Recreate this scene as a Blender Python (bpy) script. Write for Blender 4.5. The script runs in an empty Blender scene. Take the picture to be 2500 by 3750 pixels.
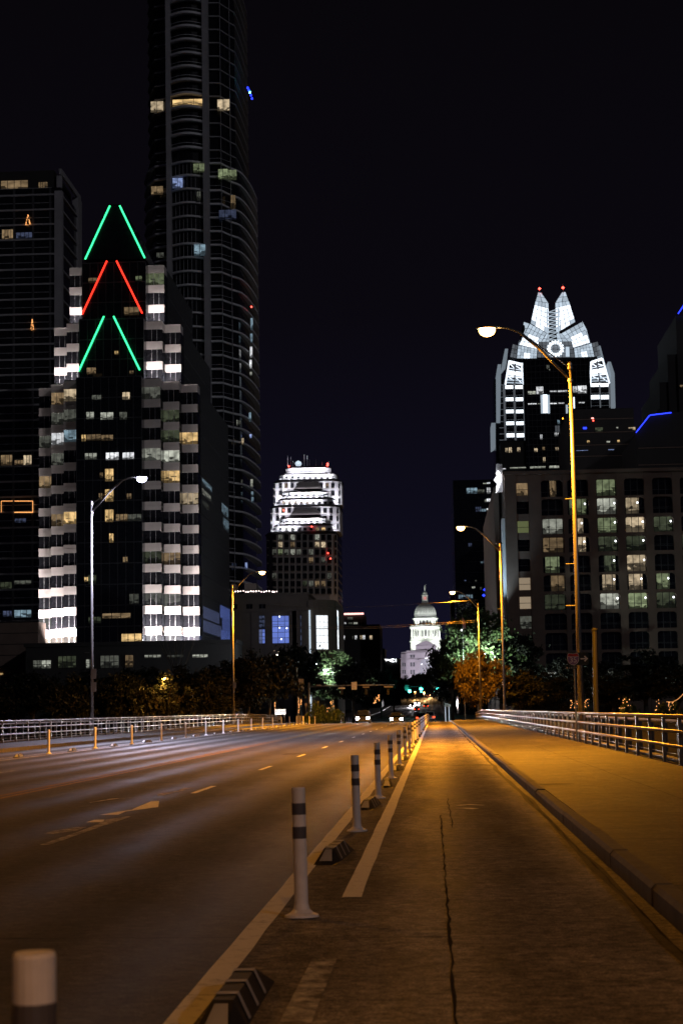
import bpy, math, random
from mathutils import Vector, Matrix
random.seed(7)
R = math.radians
scene = bpy.context.scene
col = scene.collection

# ------------------------------------------------------------------ camera
F = 6500.0                      # focal length in photograph pixels (photo 2500 x 3750)
EYE = 1.45
ROLL, PITCH, YAW = R(1.0), math.atan(725 / F), math.atan(335.4 / F * math.cos(math.atan(725 / F)))
_R = Vector((math.cos(YAW), math.sin(YAW), 0))
_F = Vector((-math.sin(YAW) * math.cos(PITCH), math.cos(YAW) * math.cos(PITCH), math.sin(PITCH)))
_U = _R.cross(_F)
IX = _R * math.cos(ROLL) - _U * math.sin(ROLL)
IU = _R * math.sin(ROLL) + _U * math.cos(ROLL)
cam_d = bpy.data.cameras.new('camera')
cam = bpy.data.objects.new('camera', cam_d); col.objects.link(cam)
cam.matrix_world = Matrix(((IX.x, IU.x, -_F.x, 0), (IX.y, IU.y, -_F.y, 0), (IX.z, IU.z, -_F.z, EYE), (0, 0, 0, 1)))
cam_d.sensor_fit = 'VERTICAL'; cam_d.sensor_height = 36; cam_d.sensor_width = 24
cam_d.lens = F / 3750 * 36
cam_d.clip_start = 0.1; cam_d.clip_end = 9000
cam_d.dof.use_dof = True; cam_d.dof.focus_distance = 42; cam_d.dof.aperture_fstop = 5.2
scene.camera = cam
def at(px, py, Y):
    """world point on the plane y=Y seen at photo pixel (px,py)"""
    d = IX * ((px - 1250) / F) - IU * ((py - 1875) / F) + _F
    return Vector((0, 0, EYE)) + d * (Y / d.y)
def ground_at(px, py, z=0.0):
    d = IX * ((px - 1250) / F) - IU * ((py - 1875) / F) + _F
    return Vector((0, 0, EYE)) + d * ((z - EYE) / d.z)

# ------------------------------------------------------------------ night sky
world = bpy.data.worlds.new('World'); scene.world = world; world.use_nodes = True
nt = world.node_tree; nt.nodes.clear()
wout = nt.nodes.new('ShaderNodeOutputWorld')
sky = nt.nodes.new('ShaderNodeTexSky'); sky.sky_type = 'NISHITA'; sky.sun_disc = False
FILL_EL, FILL_AZ = R(22), R(140)
sky.sun_elevation = R(-9); sky.sun_rotation = FILL_AZ
bg1 = nt.nodes.new('ShaderNodeBackground'); bg1.inputs[1].default_value = 0.02
nt.links.new(sky.outputs[0], bg1.inputs[0])
tc = nt.nodes.new('ShaderNodeTexCoord'); sep = nt.nodes.new('ShaderNodeSeparateXYZ')
nt.links.new(tc.outputs['Generated'], sep.inputs[0])
rmp = nt.nodes.new('ShaderNodeValToRGB'); nt.links.new(sep.outputs['Z'], rmp.inputs[0])
e = rmp.color_ramp.elements
e[0].position = 0.0; e[0].color = (.0066, .0062, .0180, 1)
e[1].position = 1.0; e[1].color = (.0012, .0010, .0018, 1)
for p, c in ((.10, (.0042, .0038, .0100, 1)), (.22, (.0030, .0024, .0045, 1)), (.42, (.0022, .0017, .0026, 1))):
    n = e.new(p); n.color = c
bg2 = nt.nodes.new('ShaderNodeBackground'); bg2.inputs[1].default_value = 1.0
nt.links.new(rmp.outputs[0], bg2.inputs[0])
addw = nt.nodes.new('ShaderNodeAddShader')
nt.links.new(bg1.outputs[0], addw.inputs[0]); nt.links.new(bg2.outputs[0], addw.inputs[1])
nt.links.new(addw.outputs[0], wout.inputs[0])
# one weak sun lamp, an added fill that lifts the dark facades
sd = bpy.data.lights.new('facade_fill', 'SUN'); sd.energy = 0.14; sd.angle = R(0.5); sd.color = (0.94, 0.93, 1.0)
facade_fill = bpy.data.objects.new('facade_fill', sd); col.objects.link(facade_fill)
md = Vector((math.sin(FILL_AZ) * math.cos(FILL_EL), math.cos(FILL_AZ) * math.cos(FILL_EL), math.sin(FILL_EL)))
facade_fill.rotation_euler = (-md).to_track_quat('-Z', 'Y').to_euler()

vs = scene.view_settings
vs.view_transform = 'Standard'; vs.look = 'None'; vs.exposure = 0.0; vs.gamma = 1.0; vs.use_curve_mapping = False
cy = scene.cycles
cy.max_bounces = 4; cy.diffuse_bounces = 2; cy.glossy_bounces = 3; cy.transmission_bounces = 2; cy.transparent_max_bounces = 8
cy.caustics_reflective = False; cy.caustics_refractive = False
cy.sample_clamp_indirect = 2.0; cy.sample_clamp_direct = 0
cy.use_denoising = True; cy.use_light_tree = True

# ------------------------------------------------------------------ materials
def nmat(name):
    m = bpy.data.materials.new(name); m.use_nodes = True
    return m, m.node_tree, m.node_tree.nodes['Principled BSDF']
def node(t, typ, **kw):
    n = t.nodes.new(typ)
    for k, v in kw.items(): setattr(n, k, v)
    return n
def plain(name, c, rough=.6, metal=0.0, noise=.25, scale=3.0, bump=0.0, spec=.5, coord='Object'):
    m, t, b = nmat(name)
    tcn = node(t, 'ShaderNodeTexCoord'); nz = node(t, 'ShaderNodeTexNoise')
    nz.inputs['Scale'].default_value = scale; nz.inputs['Detail'].default_value = 6; nz.inputs['Roughness'].default_value = .65
    t.links.new(tcn.outputs[coord], nz.inputs['Vector'])
    mr = node(t, 'ShaderNodeMapRange')
    mr.inputs[1].default_value = .25; mr.inputs[2].default_value = .75
    mr.inputs[3].default_value = 1 - noise; mr.inputs[4].default_value = 1 + noise
    t.links.new(nz.outputs[0], mr.inputs[0])
    mx = node(t, 'ShaderNodeVectorMath', operation='SCALE'); mx.inputs[0].default_value = c[:3]
    t.links.new(mr.outputs[0], mx.inputs['Scale']); t.links.new(mx.outputs[0], b.inputs['Base Color'])
    b.inputs['Roughness'].default_value = rough; b.inputs['Metallic'].default_value = metal
    b.inputs['Specular IOR Level'].default_value = spec
    if bump:
        bp = node(t, 'ShaderNodeBump'); bp.inputs['Strength'].default_value = bump
        t.links.new(nz.outputs[0], bp.inputs['Height']); t.links.new(bp.outputs[0], b.inputs['Normal'])
    return m
def glow(name, c, s, vary=0.0):
    m, t, b = nmat(name)
    b.inputs['Base Color'].default_value = (*[x * .3 for x in c], 1); b.inputs['Roughness'].default_value = .3
    b.inputs['Emission Color'].default_value = (*c, 1); b.inputs['Emission Strength'].default_value = s
    if vary:
        oi = node(t, 'ShaderNodeObjectInfo'); mr = node(t, 'ShaderNodeMapRange')
        mr.inputs[3].default_value = s * (1 - vary); mr.inputs[4].default_value = s * (1 + vary)
        t.links.new(oi.outputs['Random'], mr.inputs[0]); t.links.new(mr.outputs[0], b.inputs['Emission Strength'])
    return m
def room(name, c, s, blinds=0.0):
    """a lit room seen through a window: ceiling light, uneven wall, furniture silhouettes low down"""
    m, t, b = nmat(name)
    b.inputs['Base Color'].default_value = (.01, .01, .012, 1); b.inputs['Roughness'].default_value = .12
    tcn = node(t, 'ShaderNodeTexCoord'); oi = node(t, 'ShaderNodeObjectInfo')
    ofs = node(t, 'ShaderNodeVectorMath', operation='MULTIPLY_ADD')
    cmb = node(t, 'ShaderNodeCombineXYZ')
    for i in (0, 2): t.links.new(oi.outputs['Random'], cmb.inputs[i])
    ofs.inputs[1].default_value = (37, 0, 91)
    t.links.new(cmb.outputs[0], ofs.inputs[0]); t.links.new(tcn.outputs['Generated'], ofs.inputs[2])
    sp = node(t, 'ShaderNodeSeparateXYZ'); t.links.new(tcn.outputs['Generated'], sp.inputs[0])
    nz = node(t, 'ShaderNodeTexNoise'); nz.inputs['Scale'].default_value = 2.6; nz.inputs['Detail'].default_value = 3
    t.links.new(ofs.outputs[0], nz.inputs['Vector'])
    mr = node(t, 'ShaderNodeMapRange'); mr.inputs[1].default_value = .3; mr.inputs[2].default_value = .7
    mr.inputs[3].default_value = .35; mr.inputs[4].default_value = 1.25; t.links.new(nz.outputs[0], mr.inputs[0])
    vo = node(t, 'ShaderNodeTexVoronoi'); vo.distance = 'CHEBYCHEV'; vo.inputs['Scale'].default_value = 3.3
    t.links.new(ofs.outputs[0], vo.inputs['Vector'])
    vs_ = node(t, 'ShaderNodeSeparateColor'); t.links.new(vo.outputs['Color'], vs_.inputs[0])
    low = node(t, 'ShaderNodeMath', operation='MULTIPLY_ADD'); low.inputs[1].default_value = .55; low.inputs[2].default_value = .03
    t.links.new(vs_.outputs[0], low.inputs[0])
    gt = node(t, 'ShaderNodeMath', operation='GREATER_THAN'); t.links.new(sp.outputs['Z'], gt.inputs[0]); t.links.new(low.outputs[0], gt.inputs[1])
    m2 = node(t, 'ShaderNodeMapRange'); m2.inputs[3].default_value = .16; m2.inputs[4].default_value = 1.0
    t.links.new(gt.outputs[0], m2.inputs[0])
    mul = node(t, 'ShaderNodeMath', operation='MULTIPLY'); t.links.new(mr.outputs[0], mul.inputs[0]); t.links.new(m2.outputs[0], mul.inputs[1])
    last = mul
    if blinds:
        wv = node(t, 'ShaderNodeTexWave', bands_direction='Z'); wv.inputs['Scale'].default_value = 7; t.links.new(tcn.outputs['Generated'], wv.inputs['Vector'])
        m3 = node(t, 'ShaderNodeMapRange'); m3.inputs[3].default_value = 1 - blinds; t.links.new(wv.outputs['Fac'], m3.inputs[0])
        mu = node(t, 'ShaderNodeMath', operation='MULTIPLY'); t.links.new(last.outputs[0], mu.inputs[0]); t.links.new(m3.outputs[0], mu.inputs[1]); last = mu
    mr4 = node(t, 'ShaderNodeMapRange'); mr4.inputs[3].default_value = s * .6; mr4.inputs[4].default_value = s * 1.3
    t.links.new(oi.outputs['Random'], mr4.inputs[0])
    fin = node(t, 'ShaderNodeMath', operation='MULTIPLY'); t.links.new(last.outputs[0], fin.inputs[0]); t.links.new(mr4.outputs[0], fin.inputs[1])
    b.inputs['Emission Color'].default_value = (*c, 1); t.links.new(fin.outputs[0], b.inputs['Emission Strength'])
    return m

def asphalt_mat(name, base, tracks):
    m, t, b = nmat(name)
    g = node(t, 'ShaderNodeNewGeometry'); sp = node(t, 'ShaderNodeSeparateXYZ'); t.links.new(g.outputs['Position'], sp.inputs[0])
    fine = node(t, 'ShaderNodeTexNoise'); fine.inputs['Scale'].default_value = 55; fine.inputs['Detail'].default_value = 4; fine.inputs['Roughness'].default_value = .8
    vor = node(t, 'ShaderNodeTexVoronoi'); vor.inputs['Scale'].default_value = 90
    big = node(t, 'ShaderNodeTexNoise'); big.inputs['Scale'].default_value = .55; big.inputs['Detail'].default_value = 7; big.inputs['Roughness'].default_value = .7
    st = node(t, 'ShaderNodeVectorMath', operation='MULTIPLY'); st.inputs[1].default_value = (1.0, .16, 1.0)
    t.links.new(g.outputs['Position'], st.inputs[0])
    strk = node(t, 'ShaderNodeTexNoise'); strk.inputs['Scale'].default_value = 1.9; strk.inputs['Detail'].default_value = 5
    for n in (fine, vor, big): t.links.new(g.outputs['Position'], n.inputs['Vector'])
    t.links.new(st.outputs[0], strk.inputs['Vector'])
    def mr(src, a, bb, lo=.3, hi=.7):
        n = node(t, 'ShaderNodeMapRange'); n.inputs[1].default_value = lo; n.inputs[2].default_value = hi
        n.inputs[3].default_value = a; n.inputs[4].default_value = bb; t.links.new(src, n.inputs[0]); return n.outputs[0]
    def mul(a, c):
        n = node(t, 'ShaderNodeMath', operation='MULTIPLY'); t.links.new(a, n.inputs[0]); t.links.new(c, n.inputs[1]); return n.outputs[0]
    v = mul(mul(mr(fine.outputs[0], .35, 1.7, .36, .64), mr(big.outputs[0], .66, 1.35)), mr(strk.outputs[0], .70, 1.30))
    v = mul(v, mr(vor.outputs['Distance'], .7, 1.3, 0, .8))
    mid = node(t, 'ShaderNodeTexNoise'); mid.inputs['Scale'].default_value = 11; mid.inputs['Detail'].default_value = 6; mid.inputs['Roughness'].default_value = .8; t.links.new(g.outputs['Position'], mid.inputs['Vector'])
    mid2 = node(t, 'ShaderNodeTexNoise'); mid2.inputs['Scale'].default_value = 4.2; mid2.inputs['Detail'].default_value = 5; mid2.inputs['Roughness'].default_value = .7; t.links.new(g.outputs['Position'], mid2.inputs['Vector'])
    v = mul(v, mr(mid2.outputs[0], .72, 1.32, .36, .64))
    v = mul(v, mr(mid.outputs[0], .42, 1.65, .36, .64))
    if tracks:
        # polished wheel tracks along the lanes
        ws = node(t, 'ShaderNodeMath', operation='MULTIPLY_ADD'); ws.inputs[1].default_value = 2 * math.pi / 1.62; ws.inputs[2].default_value = .9
        wob = node(t, 'ShaderNodeMath', operation='MULTIPLY_ADD'); wob.inputs[1].default_value = .5
        t.links.new(strk.outputs[0], wob.inputs[0]); t.links.new(sp.outputs['X'], wob.inputs[2])
        t.links.new(wob.outputs[0], ws.inputs[0])
        sn = node(t, 'ShaderNodeMath', operation='SINE'); t.links.new(ws.outputs[0], sn.inputs[0])
        v = mul(v, mr(sn.outputs[0], .82, 1.22, -1, 1))
        rg = mr(sn.outputs[0], .78, .50, -1, 1)
        rr = node(t, 'ShaderNodeMath', operation='MULTIPLY'); t.links.new(rg, rr.inputs[0]); t.links.new(mr(big.outputs[0], .9, 1.15), rr.inputs[1])
        # the bike lane was never polished by traffic: rougher, paler asphalt beside the painted line
        bl = mr(sp.outputs['X'], 0, 1, -1.25, -1.15)
        ra = node(t, 'ShaderNodeMath', operation='MULTIPLY_ADD'); ra.inputs[1].default_value = .16; t.links.new(bl, ra.inputs[0]); t.links.new(rr.outputs[0], ra.inputs[2])
        t.links.new(ra.outputs[0], b.inputs['Roughness'])
        t.links.new(mr(sp.outputs['X'], .20, .10, -1.25, -1.15), b.inputs['Specular IOR Level'])
        v = mul(v, mr(sp.outputs['X'], .46, 1.85, -1.25, -1.15))
    else: b.inputs['Roughness'].default_value = .6
    cs = node(t, 'ShaderNodeVectorMath', operation='SCALE'); cs.inputs[0].default_value = base; t.links.new(v, cs.inputs['Scale'])
    t.links.new(cs.outputs[0], b.inputs['Base Color'])
    bp = node(t, 'ShaderNodeBump'); bp.inputs['Strength'].default_value = .6; bp.inputs['Distance'].default_value = .015
    t.links.new(mid.outputs[0], bp.inputs['Height']); t.links.new(bp.outputs[0], b.inputs['Normal'])
    if not tracks: b.inputs['Specular IOR Level'].default_value = .1
    return m
def paint_mat(name, c, road, wear):
    m, t, b = nmat(name)
    g = node(t, 'ShaderNodeNewGeometry')
    nz = node(t, 'ShaderNodeTexNoise'); nz.inputs['Scale'].default_value = 6; nz.inputs['Detail'].default_value = 8; nz.inputs['Roughness'].default_value = .75
    t.links.new(g.outputs['Position'], nz.inputs['Vector'])
    r = node(t, 'ShaderNodeMapRange'); r.inputs[1].default_value = .5 - .18 + wear * .3; r.inputs[2].default_value = .5 + .05 + wear * .3
    t.links.new(nz.outputs[0], r.inputs[0])
    mx = node(t, 'ShaderNodeMix', data_type='RGBA'); mx.inputs[6].default_value = (*road, 1); mx.inputs[7].default_value = (*c, 1)
    t.links.new(r.outputs[0], mx.inputs[0]); t.links.new(mx.outputs[2], b.inputs['Base Color']); b.inputs['Roughness'].default_value = .75; b.inputs['Specular IOR Level'].default_value = .1
    return m
def leaf_mat(name, c):
    m, t, b = nmat(name)
    g = node(t, 'ShaderNodeNewGeometry'); nz = node(t, 'ShaderNodeTexNoise'); nz.inputs['Scale'].default_value = .9; nz.inputs['Detail'].default_value = 4
    t.links.new(g.outputs['Position'], nz.inputs['Vector'])
    mr = node(t, 'ShaderNodeMapRange'); mr.inputs[1].default_value = .3; mr.inputs[2].default_value = .7; mr.inputs[3].default_value = .5; mr.inputs[4].default_value = 1.5
    t.links.new(nz.outputs[0], mr.inputs[0])
    cs = node(t, 'ShaderNodeVectorMath', operation='SCALE'); cs.inputs[0].default_value = c; t.links.new(mr.outputs[0], cs.inputs['Scale'])
    t.links.new(cs.outputs[0], b.inputs['Base Color']); b.inputs['Roughness'].default_value = .55
    b.inputs['Specular IOR Level'].default_value = .3
    return m

ROADC = (.088, .081, .074)
M = {}
M['road'] = asphalt_mat('asphalt', ROADC, True)
M['street'] = asphalt_mat('street_asphalt', (.06, .058, .056), True)
M['walk'] = asphalt_mat('walk_concrete', (.046, .042, .037), False)
M['kerb'] = plain('kerb_concrete', (.10, .092, .082), .8, noise=.45, scale=4, bump=.3)
M['white_line'] = paint_mat('white_road_paint', (.80, .78, .75), ROADC, -.30)
M['worn_line'] = paint_mat('worn_road_paint', (.60, .58, .55), ROADC, .32)
M['yellow_line'] = paint_mat('yellow_road_paint', (.34, .20, .03), ROADC, .12)
M['tar'] = plain('tar', (.018, .016, .014), .95, spec=.05)
M['stain'] = paint_mat('dark_stain', (.03, .028, .026), ROADC, .1)
M['soil'] = plain('soil', (.035, .033, .028), .95, noise=.4, scale=.2)
M['water'] = plain('lake_water', (.006, .008, .010), .12, noise=.1, scale=.3, bump=.15)
M['steel'] = plain('galvanised_steel', (.26, .255, .25), .42, .7, noise=.15, scale=6)
M['rail'] = plain('rail_aluminium', (.22, .21, .205), .38, .8, noise=.15, scale=4)
M['darksteel'] = plain('dark_steel', (.10, .10, .10), .5, .5)
M['post'] = plain('post_plastic', (.80, .79, .83), .55, noise=.12, scale=9)
M['band'] = plain('post_band', (.10, .095, .11), .35, noise=.1)
M['rubber'] = plain('black_rubber', (.014, .014, .014), .6, noise=.2, scale=20)
M['rubber_white'] = plain('white_tape', (.40, .40, .41), .5)
M['granite'] = plain('pale_granite', (.56, .50, .48), .65, noise=.10, scale=.8)
M['glass'] = plain('dark_glass', (.012, .013, .016), .10, noise=.2, scale=.3)
M['glass_grey'] = plain('grey_glass', (.013, .013, .016), .14, noise=.3, scale=.25)
M['frame'] = plain('dark_frame', (.06, .06, .065), .5)
M['frame_light'] = plain('light_frame', (.36, .36, .38), .5)
M['slab'] = plain('white_concrete', (.70, .69, .72), .7, noise=.12, scale=.4)
M['pier'] = plain('grey_pier', (.36, .35, .37), .7, noise=.2, scale=.2)
M['limestone'] = plain('limestone', (.62, .60, .64), .75, noise=.10, scale=.3)
M['limestone_dull'] = plain('dull_limestone', (.30, .27, .25), .8, noise=.15, scale=.3)
M['stone_grey'] = plain('grey_stone', (.44, .40, .385), .8, noise=.12, scale=.3)
M['hotel'] = plain('hotel_concrete', (.185, .130, .105), .85, noise=.2, scale=.4)
M['brown'] = plain('brown_stone', (.19, .155, .115), .85, noise=.15, scale=.4)
M['dark'] = plain('dark_cladding', (.022, .020, .020), .7, noise=.2, scale=.3)
M['darkroof'] = plain('dark_roof', (.014, .011, .011), .7, noise=.2, scale=.4)
M['bark'] = plain('bark', (.075, .06, .045), .9, noise=.4, scale=2, bump=.4)
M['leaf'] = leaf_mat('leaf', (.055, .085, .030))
M['leaf_dark'] = leaf_mat('leaf_dark', (.012, .0135, .008))  # darker copy of leaf, night shade put into the colour
M['leaf_amber_lit'] = leaf_mat('leaf_sodium_tint', (.060, .042, .014))  # orange lamplight put into the leaf colour
M['dome'] = plain('dome_paint', (.62, .62, .58), .6, noise=.1, scale=.2)
M['pinkgranite'] = plain('sunset_granite', (.42, .36, .38), .75, noise=.15, scale=.2)
M['black'] = plain('black_metal', (.012, .012, .012), .5)
M['signgreen'] = plain('sign_backing', (.010, .016, .014), .5)
M['signwhite'] = plain('sign_white', (.62, .62, .62), .5)
M['signred'] = plain('sign_red', (.38, .03, .025), .5)
M['signblue'] = plain('sign_blue', (.17, .10, .25), .5)
M['carwhite'] = plain('white_car_paint', (.62, .64, .66), .25, noise=.05)
M['cardark'] = plain('dark_car_paint', (.03, .03, .035), .25, noise=.05)
M['carsilver'] = plain('silver_car_paint', (.30, .31, .33), .3, .5, noise=.05)
M['tyre'] = plain('tyre', (.015, .015, .015), .8)
def refractor(name, rim, core, s_rim, s_core):
    # a prismatic lamp glass: dazzling where one looks straight into it, coloured and dimmer at its rim
    m, t, b = nmat(name); b.inputs['Base Color'].default_value = (*rim, 1)
    lw = node(t, 'ShaderNodeLayerWeight'); lw.inputs['Blend'].default_value = .5
    mr = node(t, 'ShaderNodeMapRange'); mr.inputs[1].default_value = .25; mr.inputs[2].default_value = .95; mr.inputs[3].default_value = s_core; mr.inputs[4].default_value = s_rim
    t.links.new(lw.outputs['Facing'], mr.inputs[0]); t.links.new(mr.outputs[0], b.inputs['Emission Strength'])
    mx = node(t, 'ShaderNodeMix', data_type='RGBA'); mx.inputs[6].default_value = (*core, 1); mx.inputs[7].default_value = (*rim, 1)
    t.links.new(lw.outputs['Facing'], mx.inputs[0]); t.links.new(mx.outputs[2], b.inputs['Emission Color'])
    return m
M['amber'] = refractor('sodium_lens', (1.0, .42, .05), (1.0, .66, .25), 1.6, 26)
M['ledlens'] = refractor('led_lens', (.55, .58, 1.0), (.9, .92, 1.0), 1.6, 26)
M['headlight'] = glow('headlight', (1.0, .95, 1.0), 60)
M['lantern_red'] = glow('lantern_red', (1.0, .10, .08), .75)
M['taillight'] = glow('taillight', (1.0, .06, .02), 5)
M['green_sig'] = glow('green_signal', (.10, 1.0, .82), 12)
M['amber_sig'] = glow('amber_signal', (1.0, .42, .02), 6)
M['neon_green'] = glow('green_neon', (.04, 1.0, .30), 2.6)
M['neon_red'] = glow('red_neon', (1.0, .03, .015), 2.6)
M['neon_blue'] = glow('blue_neon', (.02, .04, 1.0), 3.2)
M['neon_white'] = glow('white_neon', (.92, .95, 1.0), 5)
M['neon_pink'] = glow('pink_neon', (1.0, .45, .40), 2.4)
M['red_dot'] = glow('red_beacon', (1.0, .06, .04), 8)
M['bulb'] = glow('warm_bulb', (1.0, .42, .13), 1.3, .5)
M['bulb_pink'] = glow('rooftop_bulb', (1.0, .78, .74), 5, .5)
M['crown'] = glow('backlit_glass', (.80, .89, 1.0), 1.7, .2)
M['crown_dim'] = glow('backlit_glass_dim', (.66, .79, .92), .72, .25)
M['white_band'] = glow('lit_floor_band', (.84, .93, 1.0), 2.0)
M['crown_faint'] = glow('backlit_glass_and_bar_glow', (.60, .66, .74), .13, .3)
M['sidefin'] = glow('glowing_fin', (.60, .72, .84), .26)  # fins glow by themselves in place of light falling on them
M['warm'] = room('warm_room', (1.0, .66, .28), .80)
M['warm_dim'] = room('dim_warm_room', (1.0, .68, .36), .22)
M['cream'] = room('cream_room', (1.0, .78, .50), .58)
M['pale'] = room('pale_room', (.90, .93, .78), .46)
M['pale_dim'] = room('dim_pale_room', (.88, .92, .76), .10)
M['white_room'] = room('white_room', (.95, .97, 1.0), 1.0)
M['green_room'] = room('greenish_room', (.70, .84, .46), .27)
M['green_dim'] = room('dim_greenish_room', (.68, .80, .48), .075)
M['blue_room'] = room('blue_room', (.42, .55, 1.0), .80, .3)
M['cyan_room'] = room('cyan_room', (.50, .74, .90), .50, .4)
M['blue_dim'] = room('dim_blue_room', (.40, .50, .90), .16, .4)
M['lobby_blue'] = glow('lobby_blue', (.20, .30, .92), .60, .2)
M['lobby_white'] = glow('lobby_white', (.90, .96, 1.0), 1.25, .1)
M['lobby_dim'] = glow('lobby_dim', (.24, .30, .62), .30, .3)
M['blind_green'] = glow('green_blind', (.52, .60, .26), .17, .1)
M['blind_tan'] = glow('tan_blind', (.85, .66, .45), .30, .1)

# ------------------------------------------------------------------ mesh helpers
class MB:
    def __init__(s): s.v, s.f, s.m, s.sm = [], [], [], False
    def add(s, vs, fs, mi=0):
        o = len(s.v); s.v += [Vector(p) for p in vs]
        for f in fs: s.f.append([i + o for i in f]); s.m.append(mi)
        return s
    def box(s, x0, x1, y0, y1, z0, z1, mi=0):
        return s.add([(x0, y0, z0), (x1, y0, z0), (x1, y1, z0), (x0, y1, z0), (x0, y0, z1), (x1, y0, z1), (x1, y1, z1), (x0, y1, z1)],
                     [(0, 3, 2, 1), (4, 5, 6, 7), (0, 1, 5, 4), (1, 2, 6, 5), (2, 3, 7, 6), (3, 0, 4, 7)], mi)
    def prism(s, pts, z0, z1, mi=0, top=None, taper=None):
        n = len(pts)
        up = pts if taper is None else taper
        vs = [(p[0], p[1], z0) for p in pts] + [(p[0], p[1], z1) for p in up]
        fs = [(i, (i + 1) % n, n + (i + 1) % n, n + i) for i in range(n)]
        s.add(vs, fs, mi)
        s.add(vs, [tuple(range(n, 2 * n)), tuple(reversed(range(n)))], mi if top is None else top)
        return s
    def slab(s, quad, th, mi=0):
        """thick plate: corner points in order, thickness vector"""
        n = len(quad); q = [Vector(p) for p in quad]; th = Vector(th)
        fs = [tuple(range(n)), tuple(reversed(range(n, 2 * n)))] + [(i, n + i, n + (i + 1) % n, (i + 1) % n) for i in range(n)]
        return s.add(q + [p + th for p in q], fs, mi)
    def tube(s, p0, p1, r0, r1=None, n=8, mi=0):
        return s.path([p0, p1], [r0, r0 if r1 is None else r1], n, mi)
    def path(s, pts, rs, n=8, mi=0):
        pts = [Vector(p) for p in pts]; o = len(s.v)
        if not hasattr(rs, '__len__'): rs = [rs] * len(pts)
        up = None
        for i, p in enumerate(pts):
            d = (pts[min(i + 1, len(pts) - 1)] - pts[max(i - 1, 0)]).normalized()
            a = d.cross(Vector((0, 0, 1)) if abs(d.z) < .95 else Vector((1, 0, 0))).normalized(); b = d.cross(a)
            for k in range(n):
                t = 2 * math.pi * k / n; s.v.append(p + (a * math.cos(t) + b * math.sin(t)) * rs[i])
        for i in range(len(pts) - 1):
            for k in range(n):
                s.f.append([o + i * n + k, o + i * n + (k + 1) % n, o + (i + 1) * n + (k + 1) % n, o + (i + 1) * n + k]); s.m.append(mi)
        s.f.append([o + k for k in reversed(range(n))]); s.m.append(mi)
        s.f.append([o + (len(pts) - 1) * n + k for k in range(n)]); s.m.append(mi)
        return s
    def lathe(s, c, prof, n=24, mi=0):
        o = len(s.v)
        for r, z in prof:
            for k in range(n):
                t = 2 * math.pi * (k + .5) / n; s.v.append(Vector((c[0] + r * math.cos(t), c[1] + r * math.sin(t), c[2] + z)))
        for i in range(len(prof) - 1):
            for k in range(n):
                s.f.append([o + i * n + k, o + i * n + (k + 1) % n, o + (i + 1) * n + (k + 1) % n, o + (i + 1) * n + k]); s.m.append(mi)
        s.f.append([o + k for k in reversed(range(n))]); s.m.append(mi)
        s.f.append([o + (len(prof) - 1) * n + k for k in range(n)]); s.m.append(mi)
        return s
    def mesh(s, name, mats, off=(0, 0, 0), smooth=False):
        off = Vector(off)
        me = bpy.data.meshes.new(name); me.from_pydata([tuple(p - off) for p in s.v], [], s.f)
        for m in (mats if isinstance(mats, (list, tuple)) else [mats]): me.materials.append(M[m])
        for p, i in zip(me.polygons, s.m): p.material_index = i
        if smooth:
            for p in me.polygons: p.use_smooth = True
        me.update(); return me
    def build(s, name, mats, parent=None, kind=None, smooth=False):
        """world-coordinate mesh, linked under parent"""
        o = bpy.data.objects.new(name, s.mesh(name, mats, wpos(parent), smooth)); col.objects.link(o)
        if parent is not None: o.parent = parent
        if kind: o['kind'] = kind
        return o
def wpos(o):
    p = Vector((0, 0, 0))
    while o is not None: p += o.location; o = o.parent
    return p
def put(name, me, loc, parent=None, mat=None, slot=0, scale=None):
    """one object sharing mesh data; loc in world coordinates"""
    o = bpy.data.objects.new(name, me); col.objects.link(o)
    o.location = Vector(loc) - wpos(parent)
    if parent is not None: o.parent = parent
    if scale: o.scale = scale
    if mat:
        o.material_slots[slot].link = 'OBJECT'; o.material_slots[slot].material = M[mat]
    return o
def tag(o, label, cat, group=None):
    o['label'] = label; o['category'] = cat
    if group: o['group'] = group
    return o
def thing(name, label, cat, loc=(0, 0, 0), group=None, rz=0):
    o = bpy.data.objects.new(name, None); col.objects.link(o); o.location = loc; o.rotation_euler = (0, 0, rz)
    o.empty_display_size = .2
    return tag(o, label, cat, group)
def structure(o): o['kind'] = 'structure'; return o
def copy_tree(o, parent=None):
    c = o.copy(); col.objects.link(c); c.parent = parent
    for ch in list(o.children): copy_tree(ch, c)
    return c
def lamp(name, typ, loc, aim, power, color, parent, spot=None, blend=.5, size=None, size_y=None):
    d = bpy.data.lights.new(name, typ); d.energy = power; d.color = color
    if typ == 'SPOT': d.spot_size = spot; d.spot_blend = blend; d.shadow_soft_size = .25
    if typ == 'POINT': d.shadow_soft_size = .2
    if typ == 'AREA': d.shape = 'RECTANGLE'; d.size = size; d.size_y = size_y
    o = bpy.data.objects.new(name, d); col.objects.link(o); o.location = Vector(loc) - wpos(parent)
    if parent is not None: o.parent = parent
    if aim is not None: o.rotation_euler = Vector(aim).to_track_quat('-Z', 'Y').to_euler()
    return o
def text(name, s, size, loc, mat, parent, depth=.01, align='CENTER', rx=R(90)):
    c = bpy.data.curves.new(name, 'FONT'); c.body = s; c.size = size; c.extrude = depth; c.align_x = align; c.align_y = 'CENTER'
    tmp = bpy.data.objects.new(name, c); me = bpy.data.meshes.new_from_object(tmp); bpy.data.objects.remove(tmp)
    me.materials.clear(); me.materials.append(M[mat]); o = bpy.data.objects.new(name, me); col.objects.link(o)
    o.location = Vector(loc) - wpos(parent); o.rotation_euler = (rx, 0, 0)
    if parent is not None: o.parent = parent
    return o
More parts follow.
